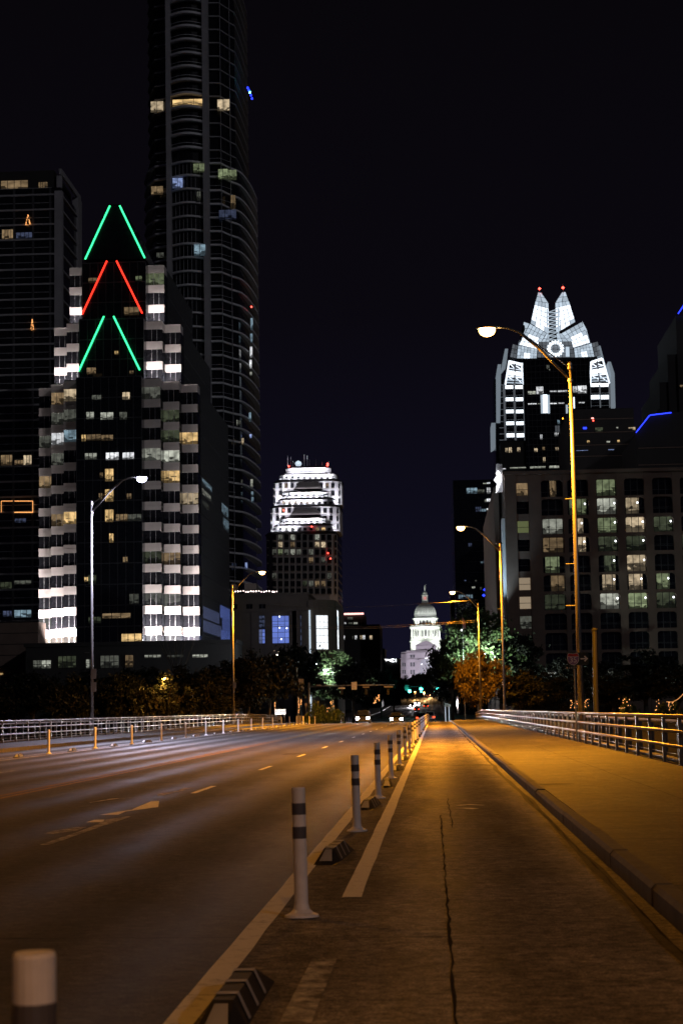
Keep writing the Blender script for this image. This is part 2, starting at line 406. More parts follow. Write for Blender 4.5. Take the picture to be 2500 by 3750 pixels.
def pane(parent, px0, py0, px1, py1, Y, mat, name='window', th=.15, nv=0, nh=0, bar=.12):
    """a lit window pane placed on the facade plane y=Y between two photo pixels, with its mullions"""
    a = at(px0, py1, Y); b = at(px1, py0, Y); w, h = b.x - a.x, b.z - a.z
    mb = MB().box(0, w, 0, th, 0, h, 0)
    for i in range(nv): x = w * (i + 1) / (nv + 1); mb.box(x - bar / 2, x + bar / 2, -.1, -.003, 0, h, 1)
    for i in range(nh): z = h * (i + 1) / (nh + 1); mb.box(0, w, -.09, -.004, z - bar / 2, z + bar / 2, 1)
    return put(name, mb.mesh(name, [mat, 'frame']), (a.x, Y - th, a.z), parent)

# ------------------------------------------------------------------ ground, lake, bridge
def gz(y):
    pts = [(-500, -1.5), (-120, -1.5), (-90, -12), (188, -12), (204, -6), (222, -1.2), (238, -.45), (300, -.75), (420, -.7), (560, .6), (700, 3), (900, 8), (1200, 15), (1480, 21), (1560, 22), (1900, 24), (6000, 30)]
    for (a, za), (b, zb) in zip(pts, pts[1:]):
        if y <= b: t = (y - a) / (b - a); t = t * t * (3 - 2 * t) if b < 260 else t; return za + (zb - za) * t
    return 30
ys = [-500, -200, -120, -105, -90, 0, 120, 180, 188, 192, 196, 200, 204, 210, 216, 222, 228, 233, 238, 260, 300, 360, 420, 490, 560, 630, 700, 800, 900, 1050, 1200, 1350, 1480, 1560, 1900, 6000]
xs = [-3000, -800, -300, -120, -60, -30, 0, 30, 60, 120, 300, 800, 3000]
mb = MB(); n = len(xs)
mb.v = [Vector((x, y, gz(y) - .30)) for y in ys for x in xs]
mb.f = [[j * n + i, j * n + i + 1, (j + 1) * n + i + 1, (j + 1) * n + i] for j in range(len(ys) - 1) for i in range(n - 1)]; mb.m = [0] * len(mb.f)
structure(mb.build('ground', 'soil'))
structure(MB().box(-2500, 2500, -110, 206, -10.4, -9.2).build('lake_water', 'water'))
CL = -7.85                       # yellow centre line
KR, KL = 1.52, CL - 9.37         # kerb faces
RR, RL = 5.15, KL - 3.65         # railing lines
B0, B1 = -60.0, 240.0            # bridge ends
def dz(y):                       # deck level: flat, then easing down to the street
    return 0 if y < 185 else -.45 * min(1, ((y - 185) / 60)) ** 1.6
ysd = [B0, -20, 0, 20, 60, 100, 140, 185, 195, 205, 215, 225, 232, B1]
def strip(x0, x1, ylist, zf, name, mat, thick=.3, parent=None):
    m_ = MB()
    for y in ylist:
        z = zf(y); m_.v += [Vector((x0, y, z)), Vector((x1, y, z)), Vector((x0, y, z - thick)), Vector((x1, y, z - thick))]
    for j in range(len(ylist) - 1):
        a, b = 4 * j, 4 * j + 4
        m_.f += [[a, a + 1, b + 1, b], [a + 2, b + 2, b + 3, a + 3], [a, b, b + 2, a + 2], [a + 1, a + 3, b + 3, b + 1]]
    m_.f += [[0, 2, 3, 1], [b, b + 1, b + 3, b + 2]]; m_.m = [0] * len(m_.f)
    return m_.build(name, mat, parent)
deck = structure(strip(RL - .5, RR + .5, ysd, lambda y: dz(y) - .012, 'bridge_deck', 'kerb', 1.6))
road = structure(strip(KL, KR, ysd, dz, 'road', 'road', .01))
road_n = structure(strip(KL, KR, [B1, 260, 300, 360, 420, 490, 560, 630, 700, 800, 900, 1050, 1200, 1400], lambda y: gz(y) + (.0 if y > 241 else 0), 'street_beyond_bridge', 'street', .2))
# cross street at the bridge end
structure(strip(-160, KL - .01, [B1 + 2, B1 + 22], lambda y: gz(y) - .02, 'cross_street', 'street', .2))
structure(strip(KR + .01, 160, [B1 + 2, B1 + 22], lambda y: gz(y) - .02, 'cross_street', 'street', .2))
sw_r = structure(strip(KR + .16, RR + .5, ysd, lambda y: dz(y) + .15, 'sidewalk', 'walk', .17))
sw_l = structure(strip(RL - .5, KL - .16, ysd, lambda y: dz(y) + .15, 'sidewalk_opposite', 'walk', .17))
for x0, x1, yy in ((KR + .3, 14, 262), (KL - 9, KL - .3, 262)):
    structure(strip(x0, x1, [yy, 300, 360, 420, 560, 700, 900], lambda y: gz(y) + .14, 'street_sidewalk', 'walk', .4))
# kerb stones (joints between them)
for nm, xa, xb, par in (('kerb_stone', KR + .004, KR + .156, sw_r), ('kerb_stone', KL - .156, KL - .004, sw_l)):
    y = B0
    i = 0
    while y < B1 - 3:
        L = 3.05
        jz = random.uniform(-.012, .012); jx = random.uniform(-.008, .008)
        if not (xa < 0 and y < 55):
            m_ = MB(); za, zb = dz(y) + .153 + jz, dz(y + L) + .153 + jz
            e0, e1 = y + .012, y + L - .012
            m_.add([(xa + jx, e0, za - .17), (xb, e0, za - .17), (xb, e0, za), (xa + jx + .03, e0, za), (xa + jx, e0, za - .035),
                    (xa + jx, e1, zb - .17), (xb, e1, zb - .17), (xb, e1, zb), (xa + jx + .03, e1, zb), (xa + jx, e1, zb - .035)],
                   [(0, 1, 2, 3, 4), (9, 8, 7, 6, 5), (0, 4, 9, 5), (4, 3, 8, 9), (3, 2, 7, 8), (2, 1, 6, 7), (1, 0, 5, 6)])
            m_.build(nm, 'kerb', par)
        y += L; i += 1
# sidewalk joints (grooves of dark tar) and the scraps on it
def ribbon(pts, w, z, name, mat, parent, jag=0.0, hz=None):
    m_ = MB(); k = len(pts); ws = w if hasattr(w, '__len__') else [w] * k
    for i, (x, y) in enumerate(pts):
        d = Vector((pts[min(i + 1, k - 1)][0] - pts[max(i - 1, 0)][0], pts[min(i + 1, k - 1)][1] - pts[max(i - 1, 0)][1])).normalized()
        nx, ny = -d.y * ws[i] / 2, d.x * ws[i] / 2
        zz = z + (hz(y) if hz else 0)
        a = random.uniform(1 - jag, 1 + jag); b = random.uniform(1 - jag, 1 + jag)
        m_.v += [Vector((x + nx * a, y + ny * a, zz)), Vector((x - nx * b, y - ny * b, zz))]
    for i in range(k - 1): m_.f.append([2 * i, 2 * i + 1, 2 * i + 3, 2 * i + 2]); m_.m.append(0)
    return m_.build(name, mat, parent)
def jagline(x0, y0, x1, y1, n, amp):
    return [(x0 + (x1 - x0) * i / n + random.uniform(-amp, amp) * (abs(y1 - y0) > abs(x1 - x0)), y0 + (y1 - y0) * i / n + random.uniform(-amp, amp) * (abs(y1 - y0) <= abs(x1 - x0))) for i in range(n + 1)]
y = 4.0
while y < 230:
    ribbon([(KR + .17, y), (RR - .1, y + .02)], .02 if y < 120 else .03, .154, 'expansion_joint', 'tar', sw_r, hz=dz); y += 4.55
ribbon(jagline(KR + 1.9, 6, KR + 1.7, 60, 30, .02), .012, .1535, 'pavement_crack', 'tar', sw_r, .3)
p = ground_at(2022, 2873, .15); ribbon([(p.x - .35, p.y), (p.x, p.y + .06), (p.x + .36, p.y + .02)], [.12, .17, .10], .157, 'drain_slot', 'tar', sw_r)
# cracks and joints of the roadway
ribbon(jagline(.06, 6.5, .02, 24.5, 60, .008), [.017 * random.uniform(.4, 1.5) for _ in range(61)], .004, 'road_crack', 'tar', road, .5)
ribbon(jagline(.16, 22, .14, 29, 18, .012), .015, .004, 'road_crack', 'tar', road, .5)
ribbon(jagline(-7, 11.9, .05, 11.55, 40, .012), [.016 * random.uniform(.3, 1.4) for _ in range(41)], .0045, 'road_crack', 'tar', road, .5)
ribbon(jagline(KR - .13, 3, KR - .11, 30, 50, .012), [.02 * random.uniform(.2, 1.3) for _ in range(51)], .004, 'road_crack', 'tar', road, .5)
ribbon(jagline(KL, 37.5, KR, 37.3, 40, .015), .06, .0042, 'bridge_joint', 'tar', road, .3)
ribbon(jagline(KL, 98, KR, 98, 40, .015), .3, .0042, 'bridge_joint', 'stain', road, .3)
ribbon([(.35, 45.5), (.9, 45.8), (1.42, 45.2)], [.4, 1.0, .3], .0042, 'oil_stain', 'stain', road, .3)
ribbon(jagline(KR - .14, 2, KR - .12, 120, 50, .03), [.10 * random.uniform(.3, 1.2) for _ in range(51)], .0038, 'gutter_dirt', 'stain', road, .5)
# painted lines, laid as worn lengths
def line(x, y0, y1, w, name, mat, x1=None):
    x1 = x if x1 is None else x1; y = y0; L = 7.3
    while y < y1:
        ye = min(y + L, y1); k = 8
        pts = [(x + (x1 - x) * ((y + (ye - y) * i / k) - y0) / (y1 - y0), y + (ye - y) * i / k) for i in range(k + 1)]
        pts[0] = (pts[0][0], pts[0][1] + .012)
        ribbon(pts, w, .0046, name, mat, road, .07, hz=dz); y = ye
X1, X2 = -1.24, -.69
line(X1, 2, 228, .15, 'lane_line', 'white_line')
line(X2, 4.5, 10.6, .15, 'lane_line', 'worn_line')
line(X2 - .005, 14.0, 228, .15, 'lane_line', 'white_line', -.98)
y = 20.0
while y < 228: line(-4.42, y, y + 3, .11, 'lane_dash', 'worn_line' if y < 25 else 'white_line'); y += 12.2
line(CL - .12, 14, 228, .10, 'centre_line', 'yellow_line'); line(CL + .12, 14, 228, .10, 'centre_line', 'yellow_line')
y = 44.0
while y < 228: line(CL - 3.35, y, y + 3, .11, 'lane_dash', 'worn_line'); y += 12.2
line(KL + 3.0, 44, 228, .15, 'lane_line', 'worn_line'); line(KL + 2.3, 44, 228, .12, 'lane_line', 'worn_line')
# paint scuffs in the lane and the worn symbol of the bike lane
def scuff(pxs, w, mat='worn_line'):
    ribbon([(ground_at(*q).x, ground_at(*q).y) for q in pxs], w, .0048, 'paint_scuff', mat, road, .6)
scuff([(568, 2935), (545, 2957), (500, 2966), (450, 2973), (410, 2985)], [.10, .28, .14, .12, .3], 'white_line')
scuff([(345, 3012), (365, 3003)], [.2, .12], 'white_line')
scuff([(300, 3046), (380, 3020), (425, 3003), (470, 2991)], [.05, .16, .2, .1])
scuff([(175, 3055), (240, 3043), (300, 3030)], [.1, .25, .1])
scuff([(585, 2915), (600, 2908), (660, 2896), (700, 2885)], [.06, .2, .1, .2])
scuff([(1675, 2951), (1715, 2947), (1770, 2950)], [.08, .42, .06], 'white_line')
scuff([(1695, 2962), (1735, 2960)], [.3, .2], 'white_line')
scuff([(330, 2940), (430, 2925), (500, 2922)], [.05, .12, .05])
scuff([(1042, 2765), (1075, 2758)], .6, 'stain')

# ------------------------------------------------------------------ railings
post_b = MB().box(-.035, .035, -.05, .05, 0, 1.06).box(-.075, .075, -.09, .09, 0, .018)
post_b.box(-.02, .05, -.03, .03, .40, .44).box(-.02, .05, -.03, .03, .70, .74)
for sx, nm, lab, x, ya in ((1, 'bridge_railing', 'silver tube railing beside the wide amber-lit sidewalk', RR, 6.0), (-1, 'bridge_railing', 'silver tube railing of the bridge across the road, below the dark trees', RL, 50.0)):
    root = thing(nm, lab, 'railing', (x, 100, .15))
    me = post_b.mesh('rail_post', 'rail')
    back = MB().box(-.06, .06, -.10, .10, -.5, .92).mesh('outer_post', 'darksteel')
    y = ya; k = 0
    while y < B1 - 1:
        put('rail_post', me, (x, y, .15 + dz(y)), root, scale=(sx, 1, 1)); put('outer_post', back, (x + .42 * sx, y + .5, .15 + dz(y)), root); y += 2.7
    yr = [ya - 2, 60, 110, 150, 185, 200, 215, 230, B1 - 1]; yr = [q for q in yr if q >= ya - 2 or q == ya - 2]; yr.sort()
    for z, r in ((1.04, .045), (.72, .038), (.40, .038)):
        MB().path([(x - (.06 if z < 1 else 0) * sx, q, .15 + dz(q) + z) for q in yr], r, 10).build('rail_tube', 'rail', root, smooth=True)
    MB().path([(x + .42 * sx, q, .15 + dz(q) + .9) for q in yr], .05, 6).build('outer_tube', 'darksteel', root)
    strip(x + sx * .30 - .12, x + sx * .30 + .12, [ya - 2] + [q for q in ysd if q > ya - 2], lambda q: dz(q) + .22, 'edge_beam', 'kerb', .3, root)
    for bz in (.10, .22): MB().path([(x + .04 * sx, q, .15 + dz(q) + bz) for q in yr], .012, 5).build('lower_cable', 'rail', root)

# ------------------------------------------------------------------ delineator posts and rubber separators
dp = MB().lathe((0, 0, 0), [(.125, 0), (.12, .018), (.085, .032), (.058, .06), (.05, .10), (.05, .545)], 16, 0)
dp.lathe((0, 0, 0), [(.0512, .547), (.0512, .625)], 16, 1).lathe((0, 0, 0), [(.0505, .627), (.0505, .710)], 16, 0)
dp.lathe((0, 0, 0), [(.0512, .712), (.0512, .79)], 16, 1).lathe((0, 0, 0), [(.0505, .792), (.0505, .886), (.047, .90)], 16, 0)
parts_dp = []
def dpart(name, prof, mat): parts_dp.append((name, MB().lathe((0, 0, 0), prof, 18).mesh(name, mat, smooth=False), mat))
dpart('base', [(.125, 0), (.12, .016), (.085, .03), (.058, .055), (.0515, .09)], 'post')
dpart('tube', [(.0495, .03), (.0495, .70), (.0495, .895), (.046, .905), (.02, .905)], 'post')
dpart('grey_band', [(.0510, .545), (.0515, .548), (.0515, .625), (.0510, .628)], 'band')
dpart('grey_band', [(.0510, .712), (.0515, .715), (.0515, .79), (.0510, .793)], 'band')
def delineator(x, y, label, group, lean=0.0, far=False):
    r = thing('delineator_post', label, 'bollard', (x, y, (dz(y) if y < B1 else gz(y)) + .004), group)
    for nme, me, _ in (parts_dp[:2] if far else parts_dp):
        o = bpy.data.objects.new(nme, me); col.objects.link(o); o.parent = r
        if far: o.material_slots[0].link = 'OBJECT'; o.material_slots[0].material = M['post']
    r.rotation_euler = (random.uniform(-.015, .015), lean, random.uniform(0, 6))
    return r
LABR = 'white flexible post with two grey bands beside the bike lane line'
for k in range(26):
    y = 4.12 + 8.42 * k + (0 if k < 3 else random.uniform(-.2, .2))
    x = -.985 if k else ground_at(140, 3750, .5).x * .93
    if k == 0: x = at(140, 3480, y).x
    if k == 1: x = ground_at(1105, 3360).x; y = ground_at(1105, 3360).y
    if k == 2: x = ground_at(1307, 3045).x; y = ground_at(1307, 3045).y
    lab = {0: 'cropped white post with a grey band, blurred and closest to the lane edge', 1: 'white flexible post standing on a round foot, tallest in full view, leaning slightly'}.get(k, LABR)
    delineator(x, y, lab, 'bike lane posts', {1: .035, 2: .02}.get(k, random.uniform(-.015, .015)))
sepm = MB()
hw, hl = .10, .36
prof = [(-hl, 0, hw), (-hl + .16, .115, hw * .8), (hl - .16, .115, hw * .8), (hl, 0, hw)]
def sep_hull(mb_, pr):
    for (ya_, za_, wa), (yb_, zb_, wb) in zip(pr, pr[1:]):
        mb_.add([(-hw, ya_, 0), (-wa * .55, ya_, za_), (wa * .55, ya_, za_), (hw, ya_, 0), (-hw, yb_, 0), (-wb * .55, yb_, zb_), (wb * .55, yb_, zb_), (hw, yb_, 0)],
                [(0, 1, 5, 4), (1, 2, 6, 5), (2, 3, 7, 6), (0, 3, 2, 1), (4, 5, 6, 7)])
sep_hull(sepm, prof)
sep_me = sepm.mesh('separator_body', 'rubber')
tri = MB().add([(-.055, -hl + .03, .027), (.055, -hl + .03, .027), (.028, -hl + .14, .106), (-.028, -hl + .14, .106)], [(0, 1, 2, 3)]).mesh('white_end', 'rubber_white')
strp = MB().add([(.0465, -.016, .1175), (.0465, .016, .1175), (.098, .016, .010), (.098, -.016, .010), (-.0465, -.016, .1175), (-.0465, .016, .1175), (-.098, .016, .010), (-.098, -.016, .010)], [(0, 1, 5, 4), (0, 3, 2, 1), (4, 5, 6, 7)]).mesh('white_stripe', 'rubber_white')
def separator(x, y, label, group, rz):
    r = thing('lane_separator', label, 'lane separator', (x, y, dz(y) + .003), group, rz)
    r.scale = (1.1, 2.5, 1.1)
    for nme, me, ly in (('body', sep_me, 0), ('white_end', tri, -.004), ('white_stripe', strp, -.13), ('white_stripe', strp, .02), ('white_stripe', strp, .17)):
        o = bpy.data.objects.new(nme, me); col.objects.link(o); o.parent = r; o.location = (0, ly, .003 if nme != 'body' else 0)
for k in range(24):
    y = 8.95 + 8.42 * k; p = {0: ground_at(862, 3700), 1: ground_at(1225, 3140), 2: ground_at(1353, 2955)}.get(k)
    x = -.98 if p is None else p.x; y = y if p is None else p.y
    separator(x, y, 'black rubber lane separator with white stripes between the near posts' if k else 'black rubber lane separator cut off beside the cropped post', 'lane separators', R(0) if k == 0 else R(-2.5) if k < 3 else R(random.uniform(-4, 2)))
for k in range(20):
    y = 57.5 + 9.2 * k
    delineator(KL + 2.62, y, 'slim white post along the bike lane across the road', 'posts across the road', random.uniform(-.02, .02), True)
    if k < 16: separator(KL + 2.62, y + 4.4, 'black rubber lane separator along the bike lane across the road', 'separators across the road', R(90 + random.uniform(-12, 12)) if False else R(random.uniform(-8, 8)))

for k in range(12):
    for x, y0, lb_ in ((KL + 2.62, 266, 'slim white post on the street beyond the crossing, side of the oncoming cars'), (KR - 1.9, 300, 'slim white post on the street beyond the crossing, side of the white hatchback')):
        delineator(x, y0 + 7.5 * k, lb_, 'posts beyond the crossing', 0, True)
# ------------------------------------------------------------------ bridge street lamps
AMB = (1.0, .36, .018); LED = (.76, .74, 1.0)
def street_lamp(x, y, s, label, group, led=False, power=1.0, signs=True):
    z0 = .15 + dz(y); H = 14.35
    r = thing('street_lamp', label, 'street lamp', (x, y, z0), group)
    MB().path([(x, y, z0), (x, y, z0 + 5), (x, y, z0 + H)], [.125, .10, .072], 12).build('pole', 'steel', r, smooth=True)
    MB().lathe((x, y, z0 + H), [(.09, 0), (.10, .05), (.08, .14), (.02, .2)], 10).build('pole_cap', 'steel', r)
    MB().box(x - .22, x + .22, y - .22, y + .22, z0, z0 + .06).lathe((x, y, z0 + .06), [(.2, 0), (.17, .3), (.14, .36)], 10).build('pole_base', 'steel', r)
    aL = [(x + s * dx, y, z0 + H + dzz) for dx, dzz in ((0, -.55), (1.1, .68), (1.95, 1.42), (2.35, 1.58), (2.75, 1.62))]
    MB().path(aL, [.062, .056, .05, .045, .04], 8).build('arm', 'steel', r, smooth=True)
    MB().path([(x, y, z0 + H - .06), (x + s * 1.0, y, z0 + H + .72), (x + s * 1.92, y, z0 + H + 1.44)], .028, 6).build('brace', 'steel', r)
    for hh in (-.55, -.06): MB().lathe((x, y, z0 + H + hh - .07), [(.10, 0), (.11, .03), (.11, .11), (.10, .14)], 10).build('collar', 'steel', r)
    hx, hz_ = x + s * 3.1, z0 + H + 1.60
    hd = MB()
    n = 10
    for i in range(7):
        t = i / 6; L_ = -.46 + .92 * t; w = .19 * math.sin(math.pi * (.12 + .80 * t)) ** .6; h = .13 * math.sin(math.pi * (.15 + .75 * t)) ** .6
        for k in range(n):
            a = math.pi * k / (n - 1); hd.v.append(Vector((hx + s * L_, y + w * math.cos(a), hz_ + h * math.sin(a))))
    for i in range(6):
        for k in range(n - 1): hd.f.append([i * n + k, i * n + k + 1, (i + 1) * n + k + 1, (i + 1) * n + k]); hd.m.append(0)
        hd.f.append([i * n, (i + 1) * n, (i + 1) * n + n - 1, i * n + n - 1]); hd.m.append(0)
    hd.build('lamp_head', 'steel', r, smooth=True)
    ln = MB(); pr = [(.23, 0), (.225, -.12), (.18, -.24), (.09, -.31), (.01, -.33)]
    for rr_, zz in pr:
        for k in range(14):
            a = 2 * math.pi * k / 14; ln.v.append(Vector((hx + s * .06 + 1.45 * rr_ * math.cos(a), y + .85 * rr_ * math.sin(a), hz_ - .012 + zz)))
    for i in range(4):
        for k in range(14): ln.f.append([i * 14 + k, i * 14 + (k + 1) % 14, (i + 1) * 14 + (k + 1) % 14, (i + 1) * 14 + k]); ln.m.append(0)
    ln.build('lamp_lens', 'ledlens' if led else 'amber', r, smooth=True)
    lamp('bulb', 'SPOT', (hx + s * .06, y, hz_ - .42), (0, 0, -1), (LAMP_LED if led else LAMP_AMB) * power, LED if led else AMB, r, R(168) if led else R(164), .45 if led else .7)
    if signs:
        for hh, L_ in ((9.2, .35), (6.7, .45), (5.1, .45)): MB().tube((x, y, z0 + hh), (x - L_ if hh != 6.7 else x - .4, y, z0 + hh), .025, .02, 6).build('bracket', 'steel', r)
    return r
LAMP_AMB, LAMP_LED = 60000.0, 26000.0
PXR = RR + .30
street_lamp(PXR, 68, -1, 'tall street lamp glowing orange with the interstate sign on its foot', 'bridge lamps')
street_lamp(PXR, 144, -1, 'orange street lamp standing in front of the hotel corner', 'bridge lamps')
street_lamp(PXR, 222, -1, 'orange street lamp rising through the orange-lit tree where the railing ends', 'bridge lamps')
street_lamp(PXR, -8, -1, 'orange street lamp of the bridge standing behind the cropped post', 'bridge lamps', power=.055)
PXL = RL - .30
street_lamp(PXL, 109, 1, 'street lamp with a cold white lamp in front of the chevron tower', 'bridge lamps', True)
street_lamp(PXL, 186, 1, 'orange street lamp in front of the building with the blue windows', 'bridge lamps')
street_lamp(PXL, -43, 1, 'cold white street lamp of the bridge behind the cropped post', 'bridge lamps', True, power=.08)
street_lamp(PXL, 33, 1, 'orange street lamp of the bridge before the first far posts', 'bridge lamps', power=.10)
# small boards on two of the left poles
for y_, z_ in ((109, 3.9), (109, 3.1), (186, 4.2)):
    p = thing('parking_sign', ('%s small board on the pole of the cold white lamp' % ('upper' if z_ > 3.5 else 'lower')) if y_ == 109 else 'small board on the orange lamp pole before the blue windows', 'sign', (PXL + .2, y_ - .18, z_))
    MB().box(PXL - .02, PXL + .32, y_ - .2, y_ - .18, z_ - .28, z_ + .32).build('board', 'limestone_dull', p)
    MB().box(PXL - .12, PXL + .1, y_ - .178, y_ - .13, z_ - .05, z_ + .05).build('strap', 'darksteel', p)

# ------------------------------------------------------------------ interstate sign
Ys = 65.0
p0 = at(2107, 2600, Ys); sr = thing('interstate_sign', 'round-bottomed red and blue interstate 35 shield with arrow plate on a thin post', 'sign', (p0.x, Ys, .15))
MB().tube((p0.x, Ys, .15), (p0.x, Ys, at(2107, 2390, Ys).z), .03, n=8).build('post', 'steel', sr)
a, b = at(2076, 2436, Ys - .05), at(2153, 2389, Ys - .05)
MB().box(a.x, b.x, Ys - .05, Ys - .03, a.z, b.z).build('backing_board', 'signgreen', sr)
c = at(2097, 2414, Ys - .06); w = .215
def shield(s_, z0_, z1_):
    pts = []
    for i in range(9): t = i / 8; pts.append((c.x - w * s_ * math.cos(math.pi * t) * (1.0 if .1 < t < .9 else .98), -w * s_ * 1.12 * math.sin(math.pi * t) - .0))
    return pts
low = [(px_, c.z + .03 + pz_) for px_, pz_ in shield(1, 0, 0)]
up = [(c.x + w * .96, c.z + .15), (c.x + w * .80, c.z + .225), (c.x, c.z + .20), (c.x - w * .80, c.z + .225), (c.x - w * .96, c.z + .15)]
MB().slab([(q[0], Ys - .056, q[1]) for q in low + up], (0, .005, 0)).build('shield_rim', 'signwhite', sr)
sc_ = lambda q: ((q[0] - c.x) * .92 + c.x, (q[1] - c.z) * .93 + c.z)
MB().slab([(sc_(q)[0], Ys - .061, sc_(q)[1]) for q in low + [(c.x + w, c.z + .095), (c.x - w, c.z + .095)]], (0, .004, 0)).build('shield_blue', 'signblue', sr)
MB().slab([(sc_(q)[0], Ys - .061, sc_(q)[1]) for q in [(c.x + w, c.z + .11)] + up + [(c.x - w, c.z + .11)]], (0, .004, 0)).build('shield_red', 'signred', sr)
text('numerals', '35', .27, (c.x, Ys - .064, c.z - .035), 'signwhite', sr, .002)
c2 = at(2138, 2412, Ys - .06)
MB().box(c2.x - .14, c2.x + .05, Ys - .058, Ys - .054, c2.z - .022, c2.z + .022).slab([(c2.x + .02, Ys - .058, c2.z + .11), (c2.x + .02 - .03, Ys - .058, c2.z + .075), (c2.x + .06, Ys - .058, c2.z), (c2.x - .01, Ys - .058, c2.z - .075), (c2.x + .02, Ys - .058, c2.z - .11), (c2.x + .135, Ys - .058, c2.z)], (0, .004, 0)).build('arrow', 'signwhite', sr)
a, b = at(2070, 2450, Ys - .05), at(2112, 2440, Ys - .05)
MB().box(a.x, b.x, Ys - .05, Ys - .035, a.z, b.z).build('lower_plate', 'signgreen', sr)
for i in range(5): MB().box(a.x + .03 + .08 * i, a.x + .075 + .08 * i, Ys - .054, Ys - .0503, a.z + .02, b.z - .02 - .02 * (i % 2)).build('plate_mark', 'limestone_dull', sr)
# timber pole behind
q = at(2182, 2600, 75); r = thing('timber_pole', 'unlit timber utility pole just beyond the interstate sign', 'pole', (q.x, 75, 0))
MB().path([(q.x, 75, -12.5), (q.x + .0, 75, 2), (at(2176, 2310, 75).x, 75, at(2176, 2310, 75).z)], [.13, .12, .11], 10).build('shaft', 'black', r)
MB().lathe((at(2176, 2310, 75).x, 75, at(2176, 2310, 75).z), [(.13, 0), (.14, .05), (.03, .12)], 10).build('cap', 'black', r)

# ================================================================== 1  stepped office tower with the chevrons
Y0 = 346.5
GZ = -.8
Xs0, Xs1 = at(281, 1900, Y0).x, at(521, 1900, Y0).x
BW = (at(728, 1900, Y0 + 10.5).x - Xs1) / 3
zb, zt = at(560, 2294, Y0 + 3.5).z, at(560, 1388, Y0 + 3.5).z
FH = (zt - zb) / 12; BH = FH * .40; GH = FH - BH
ct = thing('stepped_tower', 'stepped office tower with green and red neon chevrons and striped pale bands', 'tower', ((Xs0 + Xs1) / 2, Y0 + 30, GZ))
tiers = [(0.0, GZ, zt, 3), (3.0, zt, zt + 3 * FH, 2), (6.0, zt + 3 * FH, zt + 6 * FH, 1)]
YB = 411.0
band_l = MB().box(0, BW, 0, 3.55, 0, BH).box(-.003, BW + .01, -.012, 3.5, BH * .48, BH * .52).mesh('stone_band', 'granite')
win_me = MB().box(.06, BW - .06, .10, .2, 0, GH, 0)
for i in (1, 2): win_me.box(BW * i / 3 - .03, BW * i / 3 + .03, .06, .098, 0, GH, 1)
win_me = win_me.mesh('window', ['glass_grey', 'pier'])
lit = {}   # (tier, wing, bay, floor-from-top): material
for k, v in {(0, 1, 0, 0): 'pale_dim', (0, 1, 2, 2): 'warm', (0, 1, 1, 2): 'green_dim', (0, 1, 1, 1): 'green_dim', (0, 1, 0, 3): 'pale', (0, 1, 1, 3): 'pale', (0, 1, 1, 4): 'warm', (0, 1, 2, 5): 'cream',
             (0, -1, 1, 0): 'warm_dim', (0, -1, 0, 0): 'cream', (0, -1, 1, 2): 'white_room', (0, -1, 0, 2): 'cyan_room', (0, -1, 2, 2): 'pale_dim', (0, -1, 1, 3): 'pale_dim', (0, -1, 2, 4): 'warm_dim',
             (0, -1, 0, 6): 'warm', (0, -1, 1, 6): 'warm_dim', (0, -1, 0, 1): 'pale_dim', (0, 1, 1, 8): 'warm_dim', (0, 1, 0, 8): 'green_dim', (0, -1, 2, 11): 'green_dim', (0, -1, 1, 1): 'pale_dim',
             (0, -1, 0, 12): 'cream', (0, -1, 1, 12): 'cream', (0, -1, 2, 12): 'cream', (0, 1, 0, 10): 'pale_dim', (2, 1, 0, 0): 'green_room', (0, 1, 0, 12): 'pale_dim', (0, 1, 1, 12): 'pale_dim', (0, 1, 1, 10): 'pale_dim'}.items(): lit[k] = v
for ti, (ty, z0, z1, nb) in enumerate(tiers):
    MB().box(Xs0, Xs1, Y0 + ty, YB - ty * 2, z0, z1 - .02 * ti, 0).build('core', 'glass', ct)
    mu = MB()
    nf = 14 if ti == 0 else 3
    for i in range(nf + 1): mu.box(Xs0 - .02, Xs1 + .02, Y0 + ty - .10, Y0 + ty - .005, z1 - i * FH - .09, z1 - i * FH + .09)
    for i in range(9): x = Xs0 + (Xs1 - Xs0) * i / 8; mu.box(x - .05, x + .05, Y0 + ty - .12, Y0 + ty - .006, z0 + .05, z1 - .05)
    mu.build('curtain_wall_mullions', 'frame', ct, 'stuff')
    for wg in (-1, 1):
        for b in range(nb):
            xa = Xs1 + b * BW if wg > 0 else Xs0 - (b + 1) * BW
            yf = Y0 + ty + 3.5 * (b + 1)
            ztop = z1 - .004 * b
            MB().box(xa, xa + BW, yf, YB - ty * 2 - b * .5, z0, ztop - BH - .01).build('bay', 'glass', ct)
            for i in range(13 if ti == 0 else 3):
                put('stone_band', band_l, (xa, yf - .28, ztop - BH - i * FH), ct, scale=(1.0, 1, 1))
                put('window', win_me, (xa, yf - .25, ztop - FH - i * FH + .001), ct, lit.get((ti, wg, b, i)), 0)
    xr = Xs1 + nb * BW; xe = YB - ty * 2 - 2
    fi = MB(); y = Y0 + ty + 3.5 * nb + 4.2
    while y < xe: fi.box(xr + .001, xr + .22, y, y + .16, z0, z1 - .3); y += 1.25
    for i in range(1, nf): fi.box(xr + .002, xr + .12, Y0 + ty + 3.5 * nb + 3.6, xe, z1 - i * FH - BH, z1 - i * FH - BH + .5)
    fi.build('side_fins', 'frame', ct, 'stuff')
